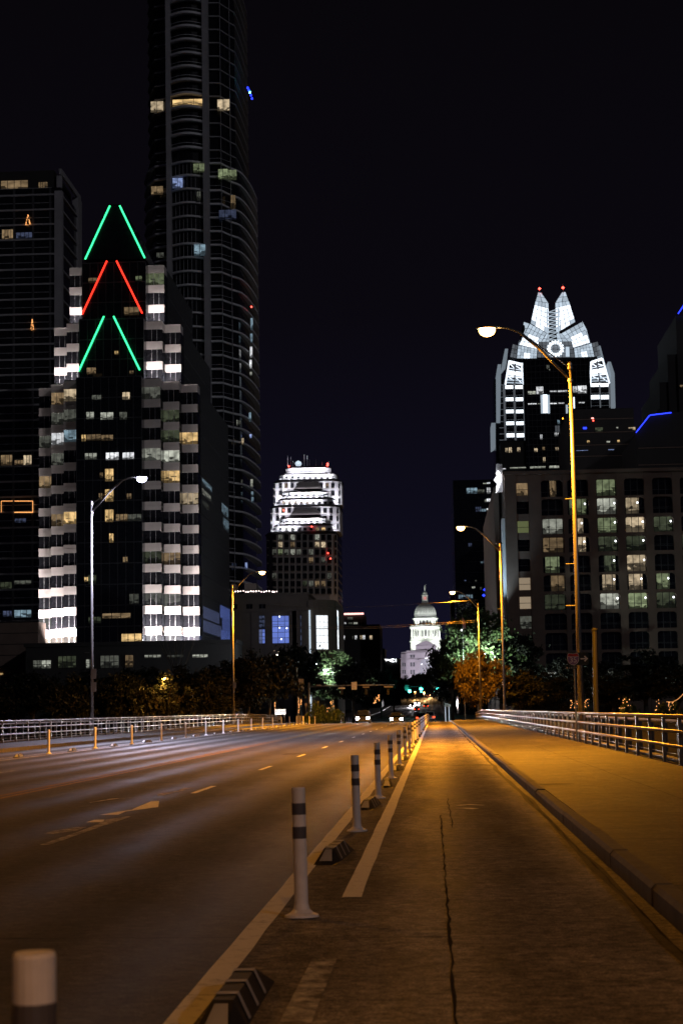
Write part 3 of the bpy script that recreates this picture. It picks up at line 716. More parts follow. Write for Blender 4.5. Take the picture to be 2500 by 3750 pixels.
# top gable behind the upper chevron
Yg = Y0 + 9.0
A = [at(300, 950, Yg), at(402, 748, Yg), at(440, 748, Yg), at(533, 948, Yg)]
MB().slab([(q.x, Yg, q.z) for q in A], (0, 30, 0)).build('gable_roof', 'glass', ct)
def neon(p, q, Y, mat):
    a, b = at(*p, Y), at(*q, Y); MB().tube(a, b, .17, n=8).build('neon_tube', mat, ct)
cc1 = lambda x, y: (x / 1.568, 600 + y / 1.568)
neon(cc1(490, 548), cc1(632, 240), Yg - .3, 'neon_green'); neon(cc1(688, 240), cc1(832, 540), Yg - .3, 'neon_green')
neon(cc1(473, 863), cc1(615, 557), Y0 + 5.6, 'neon_red'); neon(cc1(670, 557), cc1(817, 857), Y0 + 5.6, 'neon_red')
neon(cc1(453, 1190), cc1(598, 875), Y0 + 2.6, 'neon_green'); neon(cc1(653, 875), cc1(803, 1183), Y0 + 2.6, 'neon_green')
cc2 = lambda x, y: (x / 1.568, 1500 + y / 1.568)
def core_pane(c, x0, y0, x1, y1, mat, Y=Y0 - .13, nv=1, nh=0, who=ct): pane(who, *c(x0, y0), *c(x1, y1), Y, mat, nv=nv, nh=nh)
for x0, y0, x1, y1, mt in ((705, 1312, 746, 1354, 'cream'), (530, 1328, 582, 1356, 'pale_dim'), (498, 1425, 540, 1466, 'pale'), (580, 1427, 651, 1470, 'pale'), (688, 1425, 730, 1470, 'pale_dim'), (500, 1170, 552, 1208, 'warm_dim'), (745, 1188, 768, 1208, 'warm_dim'), (660, 1075, 680, 1095, 'warm')):
    core_pane(cc1, x0, y0, x1, y1, mt, Y0 - .13 if y0 > 1240 else Y0 + 2.6 if y0 < 1160 else Y0 - .13)
core_pane(cc1, 510, 655, 562, 684, 'warm_dim', Y0 + 5.7); core_pane(cc1, 780, 645, 816, 672, 'green_room', Y0 + 5.7); core_pane(cc1, 715, 822, 800, 870, 'warm_dim', Y0 + 5.7, 2)
for x0, y0, x1, y1, mt in ((610, 246, 682, 290, 'white_room'), (706, 246, 770, 285, 'white_room'), (490, 250, 556, 287, 'pale'), (606, 340, 652, 412, 'warm'), (606, 458, 652, 529, 'warm'), (606, 574, 652, 646, 'warm'), (668, 600, 733, 641, 'warm_dim'), (736, 600, 812, 641, 'pale_dim'),
                           (570, 480, 588, 518, 'warm_dim'), (730, 482, 755, 514, 'warm_dim'), (630, 712, 652, 764, 'warm'), (708, 846, 733, 878, 'warm_dim'), (487, 962, 508, 988, 'warm'), (508, 950, 553, 1002, 'green_dim'), (745, 1058, 797, 1117, 'pale_dim'), (470, 145, 494, 182, 'warm'), (500, 142, 580, 178, 'warm_dim'), (585, 145, 650, 178, 'warm_dim'),
                           (700, 1286, 813, 1356, 'warm'), (510, 1190, 580, 1228, 'green_dim'), (590, 1168, 750, 1200, 'warm_dim'), (575, 362, 592, 392, 'warm_dim')):
    core_pane(cc2, x0, y0, x1, y1, mt, nv=2 if x1 - x0 > 60 else 1)
# lit panes of the receding side
xr = Xs1 + 3 * BW
for (y0, y1, z_, h_, mt) in ((362, 378, 1790, 1.3, 'cyan_room'), (362, 376, 1825, 1.3, 'pale'), (362, 373, 1862, 1.2, 'pale_dim'), (396, 408, 1892, 2.4, 'cyan_room'), (398, 409, 1945, 2.6, 'cyan_room'), (390, 409, 2270, 2.8, 'lobby_blue'), (394, 409, 2318, 2.8, 'lobby_blue'), (362, 389, 2275, 2.4, 'lobby_dim'), (362, 393, 2325, 2.4, 'lobby_dim'), (392, 409, 2350, 2.2, 'lobby_blue')):
    z = at(740, z_, (y0 + y1) / 2).z
    MB().box(xr + .02, xr + .13, y0, y1, z, z + h_).build('side_window', mt, ct)
# uplights on the ground and on each terrace
UP = (1.0, .92, .90)
for ti, (ty, z0, z1, nb) in enumerate(tiers):
    for wg in (-1, 1):
        L_ = BW * nb; xm = Xs1 + L_ / 2 if wg > 0 else Xs0 - L_ / 2
        zl = zb - FH + .3 if ti == 0 else z0 + .25
        for b in range(nb):
            xb = Xs1 + (b + .5) * BW if wg > 0 else Xs0 - (b + .5) * BW
            yl = Y0 + ty + 3.5 * (b + 1) - (3.3 if ti == 0 else 2.7)
            MB().box(xb - BW * .45, xb + BW * .45, yl - .2, yl + .2, zl - .3, zl - .02).build('uplight_trough', 'black', ct)
            lamp('uplight', 'AREA', (xb, yl, zl), (0, .42 if ti == 0 else .36, 1), (9000 if ti == 0 else 1150), UP, ct, size=BW * .9, size_y=.3)

# podium in front, dark with a glazed strip
Yp = 330
pd = thing('podium_building', 'long low dark building with a flat roof under the chevron tower', 'building', (at(480, 2500, Yp).x, Yp + 6, gz(Yp)))
a, b = at(95, 2370, Yp), at(860, 2366, Yp)
MB().box(a.x, b.x, Yp, Yp + 12.5, gz(Yp) - 1, a.z).box(a.x - .3, b.x + .3, Yp - .3, Yp + 12.6, a.z + .003, a.z + .7).build('walls', 'dark', pd)
for x0, y0, x1, y1, mt in ((193, 1440, 240, 1486, 'pale_dim'), (243, 1440, 293, 1486, 'pale'), (337, 1415, 437, 1484, 'green_dim'), (497, 1435, 537, 1485, 'pale'), (580, 1412, 682, 1484, 'pale_dim'), (722, 1410, 765, 1480, 'warm_dim'), (832, 1408, 924, 1426, 'pale'), (962, 1408, 1055, 1424, 'pale_dim'), (1107, 1406, 1192, 1424, 'pale')):
    pane(pd, *cc2(x0, y0), *cc2(x1, y1), Yp - .01, mt, nv=3 if x1 - x0 > 70 else 1, nh=1 if y1 - y0 > 40 else 0)
# plain concrete block at the far left
Yq = 338
cb = thing('concrete_block_building', 'windowless grey concrete block rising beside the striped tower foot', 'building', (at(70, 2500, Yq).x, Yq + 5, gz(Yq)))
a, b = at(-60, 2480, Yq), at(140, 2276, Yq)
MB().box(a.x, b.x, Yq, Yq + 7, gz(Yq) - 1, b.z).build('walls', 'hotel', cb)
for i in range(6): MB().box(a.x, b.x + .03, Yq - .05, Yq - .003, b.z - 2.1 * i - .12, b.z - 2.1 * i).build('course_line', 'dark', cb)
pane(cb, 0, 2465, 12, 2472, Yq - .01, 'warm')

# ================================================================== 2  dark condominium tower
Yc = 430
dk = thing('condominium_tower', 'dark slab-banded condominium tower partly hidden by the chevron tower', 'tower', (at(80, 2500, Yc).x, Yc + 12, gz(Yc)))
XA, XB = at(-150, 1200, Yc).x, at(222, 1200, Yc).x
ztop = at(100, 690, Yc).z; zroof = at(100, 622, Yc).z
fh = (at(30, 775, Yc).z - at(30, 1102, Yc).z) / 6
YE = Yc + 24
MB().box(XA, XB, Yc, YE, gz(Yc), ztop).build('tower_body', 'glass', dk)
MB().box(XA, at(196, 690, Yc).x, Yc + 1, YE - 2, ztop + .01, zroof).build('penthouse', 'dark', dk)
sl = MB().box(XA - .3, XB + .35, Yc - .40, YE + .2, 0, .42).mesh('floor_slab', 'pier')
sl2 = MB().box(XA, XB - 2.2, Yc - .16, Yc - .02, 0, .12).mesh('window_rail', 'frame_light')
nfl = int((ztop - gz(Yc)) / fh)
for i in range(nfl):
    z = at(30, 775, Yc).z + (2 - i) * fh
    if z < gz(Yc) + 2 or z > ztop: continue
    put('floor_slab', sl, (0, 0, z) , dk); put('window_rail', sl2, (0, 0, z + fh * .5), dk)
for x0, x1, yy in ((XB - 1.6, XB + .5, 0), (XB - .05, XB + .5, 0)):
    pass
MB().box(XB - 1.4, XB + .52, Yc - .55, Yc + 1.3, gz(Yc), at(222, 700, Yc).z).build('corner_pier', 'pier', dk)
MB().box(XB - 1.0, XB + .55, YE - 4.2, YE + .5, gz(Yc), at(262, 740, YE).z).build('corner_pier', 'pier', dk)
for x in (at(52, 1200, Yc).x, at(122, 1200, Yc).x, at(185, 1200, Yc).x): MB().box(x - .25, x + .25, Yc - .3, Yc - .02, gz(Yc), ztop - .3).build('mullion_pier', 'frame', dk)
# slanted parapet and roof frame over the side
MB().slab([(XB - .2, Yc - .5, at(200, 640, Yc).z), (XB + .4, Yc - .5, at(200, 640, Yc).z), (XB + .4, YE, at(200, 640, Yc).z), (XB - .2, YE, at(200, 640, Yc).z)], (0, 0, 1.4)).build('roof_beam', 'pier', dk)
MB().box(XB - 1, XB + .3, Yc + .2, Yc + 1.0, ztop - .01, at(200, 642, Yc).z).build('roof_post', 'pier', dk)
cL = lambda x, y: (x / 3.36, 620 + y / 3.36)
for x0, y0, x1, y1, mt in ((18, 135, 345, 272, 'warm_dim'), (478, 158, 587, 275, 'warm_dim'), (30, 740, 178, 870, 'warm_dim'), (205, 775, 410, 858, 'blue_dim')): pane(dk, *cL(x0, y0), *cL(x1, y1), Yc - .02 if y0 > 300 else Yc + .98, mt, nv=3)
for x0, y0, x1, y1, mt in ((8, 260, 83, 330, 'warm_dim'), (87, 290, 135, 318, 'warm_dim'), (138, 262, 192, 325, 'cream'), (5, 990, 80, 1030, 'green_dim'), (85, 980, 180, 1005, 'pale_dim'), (20, 1155, 78, 1190, 'blue_dim'), (85, 1150, 190, 1195, 'cyan_room'), (88, 625, 150, 650, 'blue_dim')): pane(dk, *cc2(x0, y0), *cc2(x1, y1), Yc - .02, mt, nv=2)
# strings of lights round one terrace
q0, q1 = cc2(85, 525), cc2(190, 590)
for (pa, pb) in (((q0[0], q0[1]), (q1[0], q0[1])), ((q1[0], q0[1]), (q1[0], q1[1])), ((q0[0], q1[1]), (q1[0], q1[1])), ((6, q0[1]), (48, q0[1])), ((6, q0[1]), (6, q1[1]))):
    MB().tube(at(*pa, Yc - .7), at(*pb, Yc - .7), .09, n=5).build('string_light', 'bulb', dk)
# two lit christmas trees behind the glass
for cx_, yb_, yt_, w_, who in ((cL(348, 0)[0], cL(0, 680)[1], cL(0, 560)[1], 9, 'fat'), (cL(400, 0)[0], cL(0, 1975)[1], cL(0, 1840)[1], 5, 'thin')):
    bp_ = at(cx_, yb_, Yc - .8); tp = at(cx_, yt_, Yc - .8); k = (tp.z - bp_.z)
    t_ = thing('christmas_tree', 'little %s cone-shaped tree of gold lights in a dark apartment window' % ('wide' if who == 'fat' else 'narrow'), 'tree', bp_)
    tm = MB()
    for i in range(70 if who == 'fat' else 45):
        h = random.random() ** 1.3; a = random.uniform(0, 6.28); rr = w_ / F * Yc * (1 - h) * random.uniform(.75, 1)
        o_ = bp_ + Vector((math.cos(a) * rr, math.sin(a) * rr * .3, h * k)); tm.box(o_.x - .09, o_.x + .09, o_.y - .09, o_.y + .09, o_.z - .09, o_.z + .09)
    tm.build('fairy_lights', 'bulb', t_, 'stuff')
    MB().lathe(bp_, [(w_ / F * Yc * .75, 0), (.02, k)], 10).build('branches', 'leaf_dark', t_)

# ================================================================== 3  tall rounded residential tower
Yt = 450
rt = thing('rounded_glass_tower', 'very tall glass tower with curved balconies and two pale piers, top out of frame', 'tower', (at(740, 2500, Yt).x, Yt + 25, gz(Yt)))
fhA = (at(690, 600, Yt).z - at(690, 1000, Yt).z) / 8.0
zA = at(690, 600, Yt).z
def plan(lft, rgt, o):
    X = lambda px, Y: at(px, 1100, Y).x
    pts = [(X(lft, 466) - o, 466), (X(lft + 12, 456) - o, 456 - o * .5), (X(570, 452), 452 - o), (X(615, 450.5), 450.5 - o)]
    for i in range(7): t = i / 6; px = 632 + (750 - 632) * t; pts.append((X(px, 449.5), 450.2 - 2.0 * math.sin(math.pi * t) - o))
    pts += [(X(771, 450.5), 450.5 - o), (X(812, 450.5), 450.8 - o), (X(845, 455), 455 - o * .8)]
    ra, rb = X(rgt, 485) + o, 485
    xa, ya = X(868, 457.5), 457.5
    for i in range(1, 9):
        t = i / 8 * math.pi / 2; pts.append((xa + (ra - xa) * math.sin(t), rb - (rb - ya + o * .6) * math.cos(t)))
    pts += [(ra - 1, 497 + o), (ra - 6, 503 + o), (pts[0][0] + 6, 503 + o), (pts[0][0], 495)]
    return pts
MB().prism(plan(536, 940, -.9), gz(Yt), zA).build('lower_glass', 'glass', rt)
MB().prism(plan(549, 913, -.9), zA, zA + 16 * fhA).build('upper_glass', 'glass', rt)
sA = MB().prism(plan(530, 946, 0.0), 0, .45).mesh('floor_slab', 'slab'); sB = MB().prism(plan(543, 918, -.2), 0, .26).mesh('floor_slab', 'pier')
Xp = lambda px, Y=450: at(px, 1100, Y).x
bal = MB().box(Xp(573), Xp(613), 450.9, 450.95, 0, .07).box(Xp(773), Xp(810), 449.6, 449.66, 0, .07)
bal.tube((Xp(810), 449.65, .03), (Xp(848), 453.6, .03), .035, n=5); bal = bal.mesh('balcony_rail', 'slab')
bayrail = [(Xp(632 + 118 * i / 8), 449.4 - 2.0 * math.sin(math.pi * i / 8) - .1, .1) for i in range(9)]
bayr = MB().path(bayrail, .07, 5).mesh('bay_rail', 'slab')
bays = MB()
for i in range(8): a, b = bayrail[i], bayrail[i + 1]; bays.slab([(a[0], a[1] - .1, 0), (b[0], b[1] - .1, 0), (b[0], b[1] - .1, .55), (a[0], a[1] - .1, .55)], (0, .8, 0))
bays = bays.mesh('bay_edge', 'slab')
for i in range(-41, 16):
    z = zA + i * fhA
    if z < 30: continue
    lowr = i <= 0
    put('floor_slab', sA if lowr else sB, (0, 0, z), rt)
    if lowr: put('balcony_rail', bal, (0, 0, z + 1.1), rt)
    else: put('bay_edge', bays, (0, 0, z - .1), rt); put('bay_rail', bayr, (0, 0, z + 1.15), rt)
for x0, x1 in ((615, 632), (750, 771)):
    MB().box(Xp(x0), Xp(x1), 448.6, 452, gz(Yt), zA + 16 * fhA).build('pier', 'pier', rt)
mu = MB()
for i in range(1, 8):
    t = i / 8; x = Xp(632 + 118 * t); mu.box(x - .05, x + .05, 450.2 - 2 * math.sin(math.pi * t) + .74, 450.2 - 2 * math.sin(math.pi * t) + .95, gz(Yt) + 20, zA)
for pxx, Y in ((850, 455), (815, 451)): x = Xp(pxx, Y); mu.box(x - .05, x + .05, Y - .2, Y + .3, gz(Yt) + 20, zA + 14 * fhA)
mu.build('glazing_bars', 'frame_light', rt, 'stuff')
for x0, y0, x1, y1, Y, mt in ((553, 371, 598, 412, 451.6, 'cream'), (633, 362, 748, 392, 448.9, 'warm'), (797, 364, 840, 407, 450.2, 'cream'), (709, 599, 748, 632, 448.7, 'green_room'), (633, 652, 669, 690, 448.7, 'blue_room'), (800, 619, 834, 657, 450.0, 'green_room'), (836, 622, 866, 660, 452.0, 'green_room'),
                              (555, 682, 597, 714, 451.0, 'warm_dim'), (712, 895, 752, 938, 448.7, 'cyan_room'), (845, 715, 862, 765, 454.5, 'warm_dim'), (803, 768, 865, 806, 450.0, 'blue_dim'), (722, 702, 735, 735, 448.6, 'pale_dim'), (574, 925, 600, 945, 451.0, 'pale_dim')):
    pane(rt, x0, y0, x1, y1, Y - .1, mt, nv=2 if x1 - x0 > 60 else 1)
def round_pane(px, y0, y1, Y, mat, w=10):
    pane(rt, px, y0, px + w, y1, Y, mat, nv=0)
for px, y0, y1, mt in ((918, 1165, 1210, 'cyan_room'), (917, 1222, 1255, 'cyan_room'), (916, 1270, 1310, 'white_room'), (914, 1318, 1350, 'white_room'), (915, 1362, 1376, 'pale'), (912, 1510, 1545, 'cyan_room'), (914, 1590, 1605, 'blue_room'), (918, 1755, 1785, 'pale'), (920, 1800, 1815, 'cyan_room'), (921, 1820, 1842, 'cyan_room'), (862, 1538, 1560, 'pale'), (874, 1540, 1556, 'pale_dim'), (885, 1605, 1628, 'cream'), (898, 2060, 2085, 'blue_room')):
    round_pane(px, y0, y1, 464 if px > 905 else 457.5, mt, 8)
# coloured balcony string on the shoulder
for i in range(5): q = at(907 + 4 * i, 322 + 7 * i * (1 + .1 * i), 463); MB().box(q.x - .25, q.x + .25, 462.8, 463, q.z - .25, q.z + .25).build('festive_light', 'neon_blue' if i % 2 else 'green_sig' if i == 2 else 'neon_blue', rt)
q = at(921, 1124, 463); MB().box(q.x - .2, q.x + .2, 462.8, 463, q.z - .2, q.z + .2).build('festive_light', 'red_dot', rt)

# ================================================================== 4  lobby building with the blue windows
Yl = 418
lb = thing('lobby_building', 'brown stone building with tall blue-lit windows and a rounded glass corner', 'building', (at(1040, 2500, Yl).x, Yl + 20, gz(Yl)))
c4 = lambda x, y: (900 + x / 2.767, 1650 + y / 2.767)
XL, XRr = at(846, 2300, Yl).x, at(1130, 2300, Yl).x
zr = at(950, 2180, Yl).z; zs = at(950, 2232, Yl).z
MB().box(XL, XRr, Yl, Yl + 40, gz(Yl) - 1, zs).build('lower_walls', 'brown', lb)
MB().box(XL, XRr, Yl + .6, Yl + 40, zs + .003, zr).box(XL - .2, XRr + .2, Yl + .3, Yl + 40, zr + .003, zr + .5).build('attic', 'brown', lb)
MB().box(XL - .1, XRr + .1, Yl - .35, Yl - .005, zs - .5, zs + .2).build('cornice', 'brown', lb)
# rounded corner drum
cxr = XRr; rr = at(1232, 2300, Yl + 5).x - XRr
arc = [(cxr + rr * math.sin(t), Yl + 6.2 - 6.2 * math.cos(t)) for t in [math.pi / 2 * i / 8 for i in range(9)]]
MB().prism([(cxr, Yl)] + arc[1:] + [(cxr + rr, Yl + 38), (cxr, Yl + 38)], gz(Yl) - 1, at(1180, 2195, Yl).z).build('corner_drum', 'brown', lb)
for px in (868, 935, 984, 1072, 1085, 1118): x = at(px, 2320, Yl).x; MB().box(x - .9, x + .9, Yl - .3, Yl - .004, gz(Yl), zs - .55).build('pilaster', 'brown', lb)
def grid_panes(parent, x0, y0, x1, y1, Y, nx, ny, mats, name='pane', gap=.10):
    a, b = at(x0, y1, Y), at(x1, y0, Y); w, h = (b.x - a.x) / nx, (b.z - a.z) / ny
    fr = MB().box(a.x - .12, b.x + .12, Y - .04, Y - .01, a.z - .12, b.z + .12).build('window', 'frame', parent)
    me = MB().box(gap / 2, w - gap / 2, 0, .06, gap / 2, h - gap / 2).mesh(name, mats[0])
    for j in range(ny):
        for i in range(nx): put(name, me, (a.x + w * i, Y - .11, a.z + h * j), fr, mats[(i + j * nx) % len(mats)] if len(mats) > 1 else None)
    return fr
grid_panes(lb, *c4(260, 1672), *c4(460, 1955), Yl - .01, 3, 5, ['lobby_blue'])
grid_panes(lb, *c4(135, 1810), *c4(202, 1956), Yl - .01, 2, 4, ['lobby_dim', 'lobby_blue'])
grid_panes(lb, *c4(517, 1670), *c4(588, 2005), Yl - .01, 2, 5, ['blue_dim'])
grid_panes(lb, *c4(135, 1672), *c4(202, 1800), Yl - .01, 2, 3, ['blue_dim'])
cc7 = lambda x, y: (700 + x / 3.268, 1700 + y / 3.268)
grid_panes(lb, *cc7(485, 1820), *cc7(560, 1945), Yl - .01, 2, 2, ['lobby_blue'])
grid_panes(lb, *cc7(490, 2085), *cc7(560, 2150), Yl - .01, 2, 2, ['lobby_dim'])
for x0, x1 in ((500, 556), (665, 735), (815, 890)): pane(lb, *cc7(x0, 1675), *cc7(x1, 1740), Yl + .58, 'glass', nv=1)
# corner window: panes following the curve
ka = at(*c4(712, 2015), Yl); kb = at(*c4(712, 1668), Yl)
xw0, xw1 = at(*c4(712, 1800), Yl).x, at(*c4(832, 1800), Yl + 3).x
fr = MB().tube((xw0 - .1, Yl + .2, ka.z - .1), (xw0 - .1, Yl + .2, kb.z + .1), .12, n=6).build('corner_window', 'frame_light', lb)
for i in range(3):
    for j in range(5):
        t0, t1 = [math.asin(min(1, max(0, (xw0 + (xw1 - xw0) * (i + k) / 3 - cxr) / rr))) for k in (.03, .97)]
        za, zb_ = ka.z + (kb.z - ka.z) * (j + .03) / 5, ka.z + (kb.z - ka.z) * (j + .97) / 5
        P_ = [Vector((cxr + (rr + .1) * math.sin(t), Yl + 6.2 - 6.3 * math.cos(t), 0)) for t in (t0, t1)]
        MB().slab([(P_[0].x, P_[0].y, za), (P_[1].x, P_[1].y, za), (P_[1].x, P_[1].y, zb_), (P_[0].x, P_[0].y, zb_)], (0, .08, 0)).build('pane', 'lobby_white', fr)
ga = at(*c4(650, 2030), Yl)
MB().box(ga.x - .12, ga.x + .25, Yl - .5, Yl - .31, gz(Yl), at(*c4(650, 1618), Yl).z).build('lit_blade', 'crown_dim', lb)
for j in range(5):
    z0_ = at(*c4(917, 2010 - 62 * j), Yl + 10).z
    MB().box(cxr + rr + .01, cxr + rr + .1, Yl + 8, Yl + 12, z0_, z0_ + 3.3).build('side_window', ['lobby_white', 'cyan_room'][j % 2], lb)
for x, y in ((342, 1682), (342, 1795), (415, 1800), (360, 1912)): q = at(*c4(x, y), Yl - .2); MB().lathe(q, [(.02, -.16), (.2, 0), (.02, .16)], 8).build('lobby_lamp', 'neon_white', lb)
# rooftop terrace: stair house, rail and festoon bulbs
for x0, y0, x1, y1 in ((480, 1430, 527, 1580), (640, 1425, 775, 1580)):
    a, b = at(*cc7(x0, y1), Yl + 8), at(*cc7(x1, y0), Yl + 8); MB().box(a.x, b.x, Yl + 8, Yl + 14, zr + .004, b.z).build('stair_house', 'limestone_dull', lb)
fe = thing('festoon_lights', 'row of round pinkish bulbs strung along the roof of the blue-windowed building', 'string lights', (at(960, 2165, Yl).x, Yl + 1, zr + .5))
for px in [828, 835] + [852 + 9.6 * i + random.uniform(-2, 2) for i in range(18)]:
    q = at(px, 2166 + random.uniform(-2, 2), Yl + 1); MB().lathe(q, [(.02, -.16), (.14, -.08), (.16, 0), (.14, .08), (.02, .16)], 8).build('bulb', 'bulb_pink', fe)
MB().path([at(826, 2163, Yl + 1), at(930, 2164, Yl + 1), at(1025, 2162, Yl + 1)], .03, 5).build('wire', 'black', fe)
MB().tube(at(1025, 2162, Yl + 1), (at(1025, 2162, Yl + 1).x, Yl + 1, zr), .05, n=6).build('mast', 'darksteel', fe)

# ================================================================== 5  stepped limestone bank tower
Ya = 820
oa = thing('terraced_tower', 'floodlit white terraced tower with dark sloping roofs and rooftop antennas', 'tower', (at(1115, 2500, Ya).x, Ya + 25, gz(Ya)))
def block(x0, x1, yt, yb, Yf, mat, cham=3.0, roof=None, Yback=866, roof_out=.6):
    a, b = at(*c4(x0, (yt + yb) / 2), Yf).x, at(*c4(x1, (yt + yb) / 2), Yf).x
    z1, z0 = at(*c4((x0 + x1) / 2, yt), Yf).z, (at(*c4((x0 + x1) / 2, yb), Yf).z if yb < 1700 else gz(Ya))
    def oct_(o): return [(a - o, Yf + cham), (a + cham - o * .4, Yf - o), (b - cham + o * .4, Yf - o), (b + o, Yf + cham), (b + o, Yback - cham), (b - cham, Yback), (a + cham, Yback), (a - o, Yback - cham)]
    rz = 0
    if roof: rz = roof / 2.767 / F * Yf
    MB().prism(oct_(0), z0, z1 - rz).build('walls', mat, oa)
    if roof: MB().prism(oct_(roof_out), z1 - rz + .003, z1, taper=oct_(-1.2)).build('roof', 'darkroof', oa)
    return a, b, z0, z1
wmA = {}
def oa_windows(xs_, ys_, w_, h_, Yf, litmap={}, dark='glass'):
    key = (round(w_), round(h_), Yf)
    sc_ = Yf / F / 2.767
    if key not in wmA:
        W, H = w_ * sc_, h_ * sc_
        wmA[key] = MB().box(0, W, 0, .25, 0, H, 0).box(W * .47, W * .53, -.1, -.003, 0, H, 1).box(-.1, W + .1, -.3, -.004, -.3, 0, 2).mesh('window', [dark, 'frame', 'limestone_dull' if h_ > 35 else 'limestone'])
    for j, yy in enumerate(ys_):
        for i, xx in enumerate(xs_):
            q = at(*c4(xx - w_ / 2, yy + h_ / 2), Yf); put('window', wmA[key], (q.x, Yf - .28, q.z), oa, litmap.get((i, j)))
block(210, 930, 815, 2600, 820, 'stone_grey', 3.5, 30)
cols = [290 + 62 * i for i in range(10)]
oa_windows(cols, [880, 955, 1030, 1112, 1192, 1272, 1350, 1425], 40, 56, 820, {(1, 1): 'cream', (3, 1): 'warm_dim', (7, 1): 'cream', (8, 1): 'cream', (1, 0): 'pale_dim', (3, 0): 'pale', (7, 0): 'pale', (1, 2): 'green_room', (2, 2): 'pale_dim', (3, 2): 'pale', (4, 2): 'pale_dim', (6, 3): 'warm_dim', (6, 2): 'pale_dim', (8, 3): 'pale_dim', (6, 6): 'pale_dim', (7, 6): 'warm_dim', (8, 6): 'warm_dim', (5, 6): 'green_dim', (0, 5): 'pale_dim', (9, 5): 'pale_dim', (0, 2): 'pale_dim'})
oa_windows([225, 910], [880, 955, 1030, 1112, 1192, 1272, 1350, 1425], 18, 56, 821.6)
block(280, 880, 740, 818, 822.5, 'limestone', 3, 22); oa_windows([291, 352, 413, 476, 538, 600, 662, 725, 786, 846], [797], 32, 30, 822.5, {(2, 0): 'pale', (3, 0): 'pale_dim', (7, 0): 'warm_dim', (8, 0): 'warm'})
block(345, 810, 670, 745, 827, 'limestone', 3, 18); oa_windows([358, 418, 480, 541, 602, 664, 726, 790], [725], 32, 32, 827, {(4, 0): 'green_dim', (6, 0): 'green_dim'})
block(245, 945, 545, 818, 831, 'limestone', 4, 26); cols2 = [320, 380, 441, 502, 562, 622, 682, 742, 803, 864]
oa_windows(cols2, [607], 34, 50, 831, {(1, 0): 'warm_dim'}); oa_windows([320, 380, 803, 864], [686], 34, 50, 831); oa_windows([262, 928], [612, 690, 770], 18, 50, 833)
block(320, 895, 475, 548, 833.5, 'limestone', 3, 24); oa_windows([330, 386, 444, 505, 565, 624, 685, 745, 805, 862], [530], 32, 28, 833.5, {(1, 0): 'cream', (2, 0): 'cream', (3, 0): 'cream', (4, 0): 'warm_dim', (5, 0): 'cream', (6, 0): 'pale'})
block(380, 830, 405, 480, 838, 'limestone', 3, 18); oa_windows([390, 448, 509, 569, 628, 688, 748, 812], [460], 32, 32, 838, {(4, 0): 'warm_dim'})
block(280, 965, 285, 548, 842, 'limestone', 4, 30); cols3 = [352, 410, 470, 530, 588, 648, 706, 764, 824, 883]
oa_windows(cols3, [355], 34, 50, 842, {(1, 0): 'warm_dim', (5, 0): 'pale_dim', (8, 0): 'warm_dim'}); oa_windows([352, 883], [430], 34, 50, 842); oa_windows([292, 946], [360, 436, 512], 18, 50, 844)
block(340, 915, 225, 292, 844.5, 'limestone', 3, 18, 862); oa_windows([355, 414, 473, 532, 591, 650, 708, 768, 826, 888], [276], 32, 30, 844.5)
block(401, 857, 152, 230, 849, 'limestone', 3, 24, 860)
a, b = at(*c4(462, 222), 849), at(*c4(785, 196), 849); lou = MB()
for i in range(9): lou.box(a.x, b.x, 848.75, 848.95, a.z + (b.z - a.z) * i / 9, a.z + (b.z - a.z) * (i + .7) / 9)
lou.build('louvres', 'frame_light', oa, 'stuff')
# dark sheets standing in for pyramid-shaped shade on the set-back faces
for x0, x1, u0, u1, yb, yt, Yf, Yk in ((440, 770, 500, 715, 668, 580, 829, 831), (480, 780, 540, 735, 403, 315, 839.8, 842)):
    P_ = [at(*c4(x0, yb), Yf), at(*c4(x1, yb), Yf), at(*c4(u1, yt), Yk - .4), at(*c4(u0, yt), Yk - .4)]
    MB().slab(P_, (0, .25, 0)).build('shade_slope', 'darkroof', oa)
# window dots of the receding side
sxr = at(*c4(930, 1100), 820).x
sw = MB().box(0, .25, 0, 2.6, 0, 2.6).mesh('side_window', 'glass')
for i in range(8):
    for j in range(10): put('side_window', sw, (sxr + .02 - .20, 825.5 + i * 4.4, at(*c4(930, 905 + 78 * j), 820).z), oa)
# antennas, dish and beacons
for x, yt, r_ in ((424, 50, .10), (456, 62, .07), (478, 105, .07), (592, 38, .12), (622, 48, .12), (645, 90, .08), (710, 85, .08), (772, 112, .12), (838, 112, .16)):
    MB().tube(at(*c4(x, 158), 853), at(*c4(x, yt), 853), r_ * 1.2, r_ * .6, 6).build('antenna', 'slab', oa)
q = at(*c4(532, 134), 852); MB().lathe(q, [(.05, -1.6), (1.3, -.9), (1.65, 0), (1.3, .9), (.05, 1.6)], 12).build('dish', 'crown_dim', oa)  # dish glows to look lit, no lamp in it
for x, y in ((436, 160), (826, 134), (826, 150)): q = at(*c4(x, y), 850); MB().lathe(q, [(.05, -.45), (.5, 0), (.05, .45)], 8).build('beacon', 'red_dot', oa)
for x, y in ((667, 770), (383, 604), (832, 1040), (858, 1095)): q = at(*c4(x, y), 819 if y > 900 else 829 if y < 700 else 821); MB().lathe(q, [(.05, -.4), (.4, 0), (.05, .4)], 8).build('warning_light', 'red_dot', oa)
FL = (.93, .93, 1.0)
def terrace_light(x0, x1, y, Yf, back, power):
    a, b = at(*c4(x0, y), Yf), at(*c4(x1, y), Yf); yl = Yf - back
    MB().box(a.x, b.x, yl - .15, yl + .15, a.z + .02, a.z + .2).build('light_trough', 'black', oa)
    lamp('floodlight', 'AREA', ((a.x + b.x) / 2, yl, a.z + .35), (0, .65, 1), power, FL, oa, size=abs(b.x - a.x), size_y=.3)
OAP = 1.0
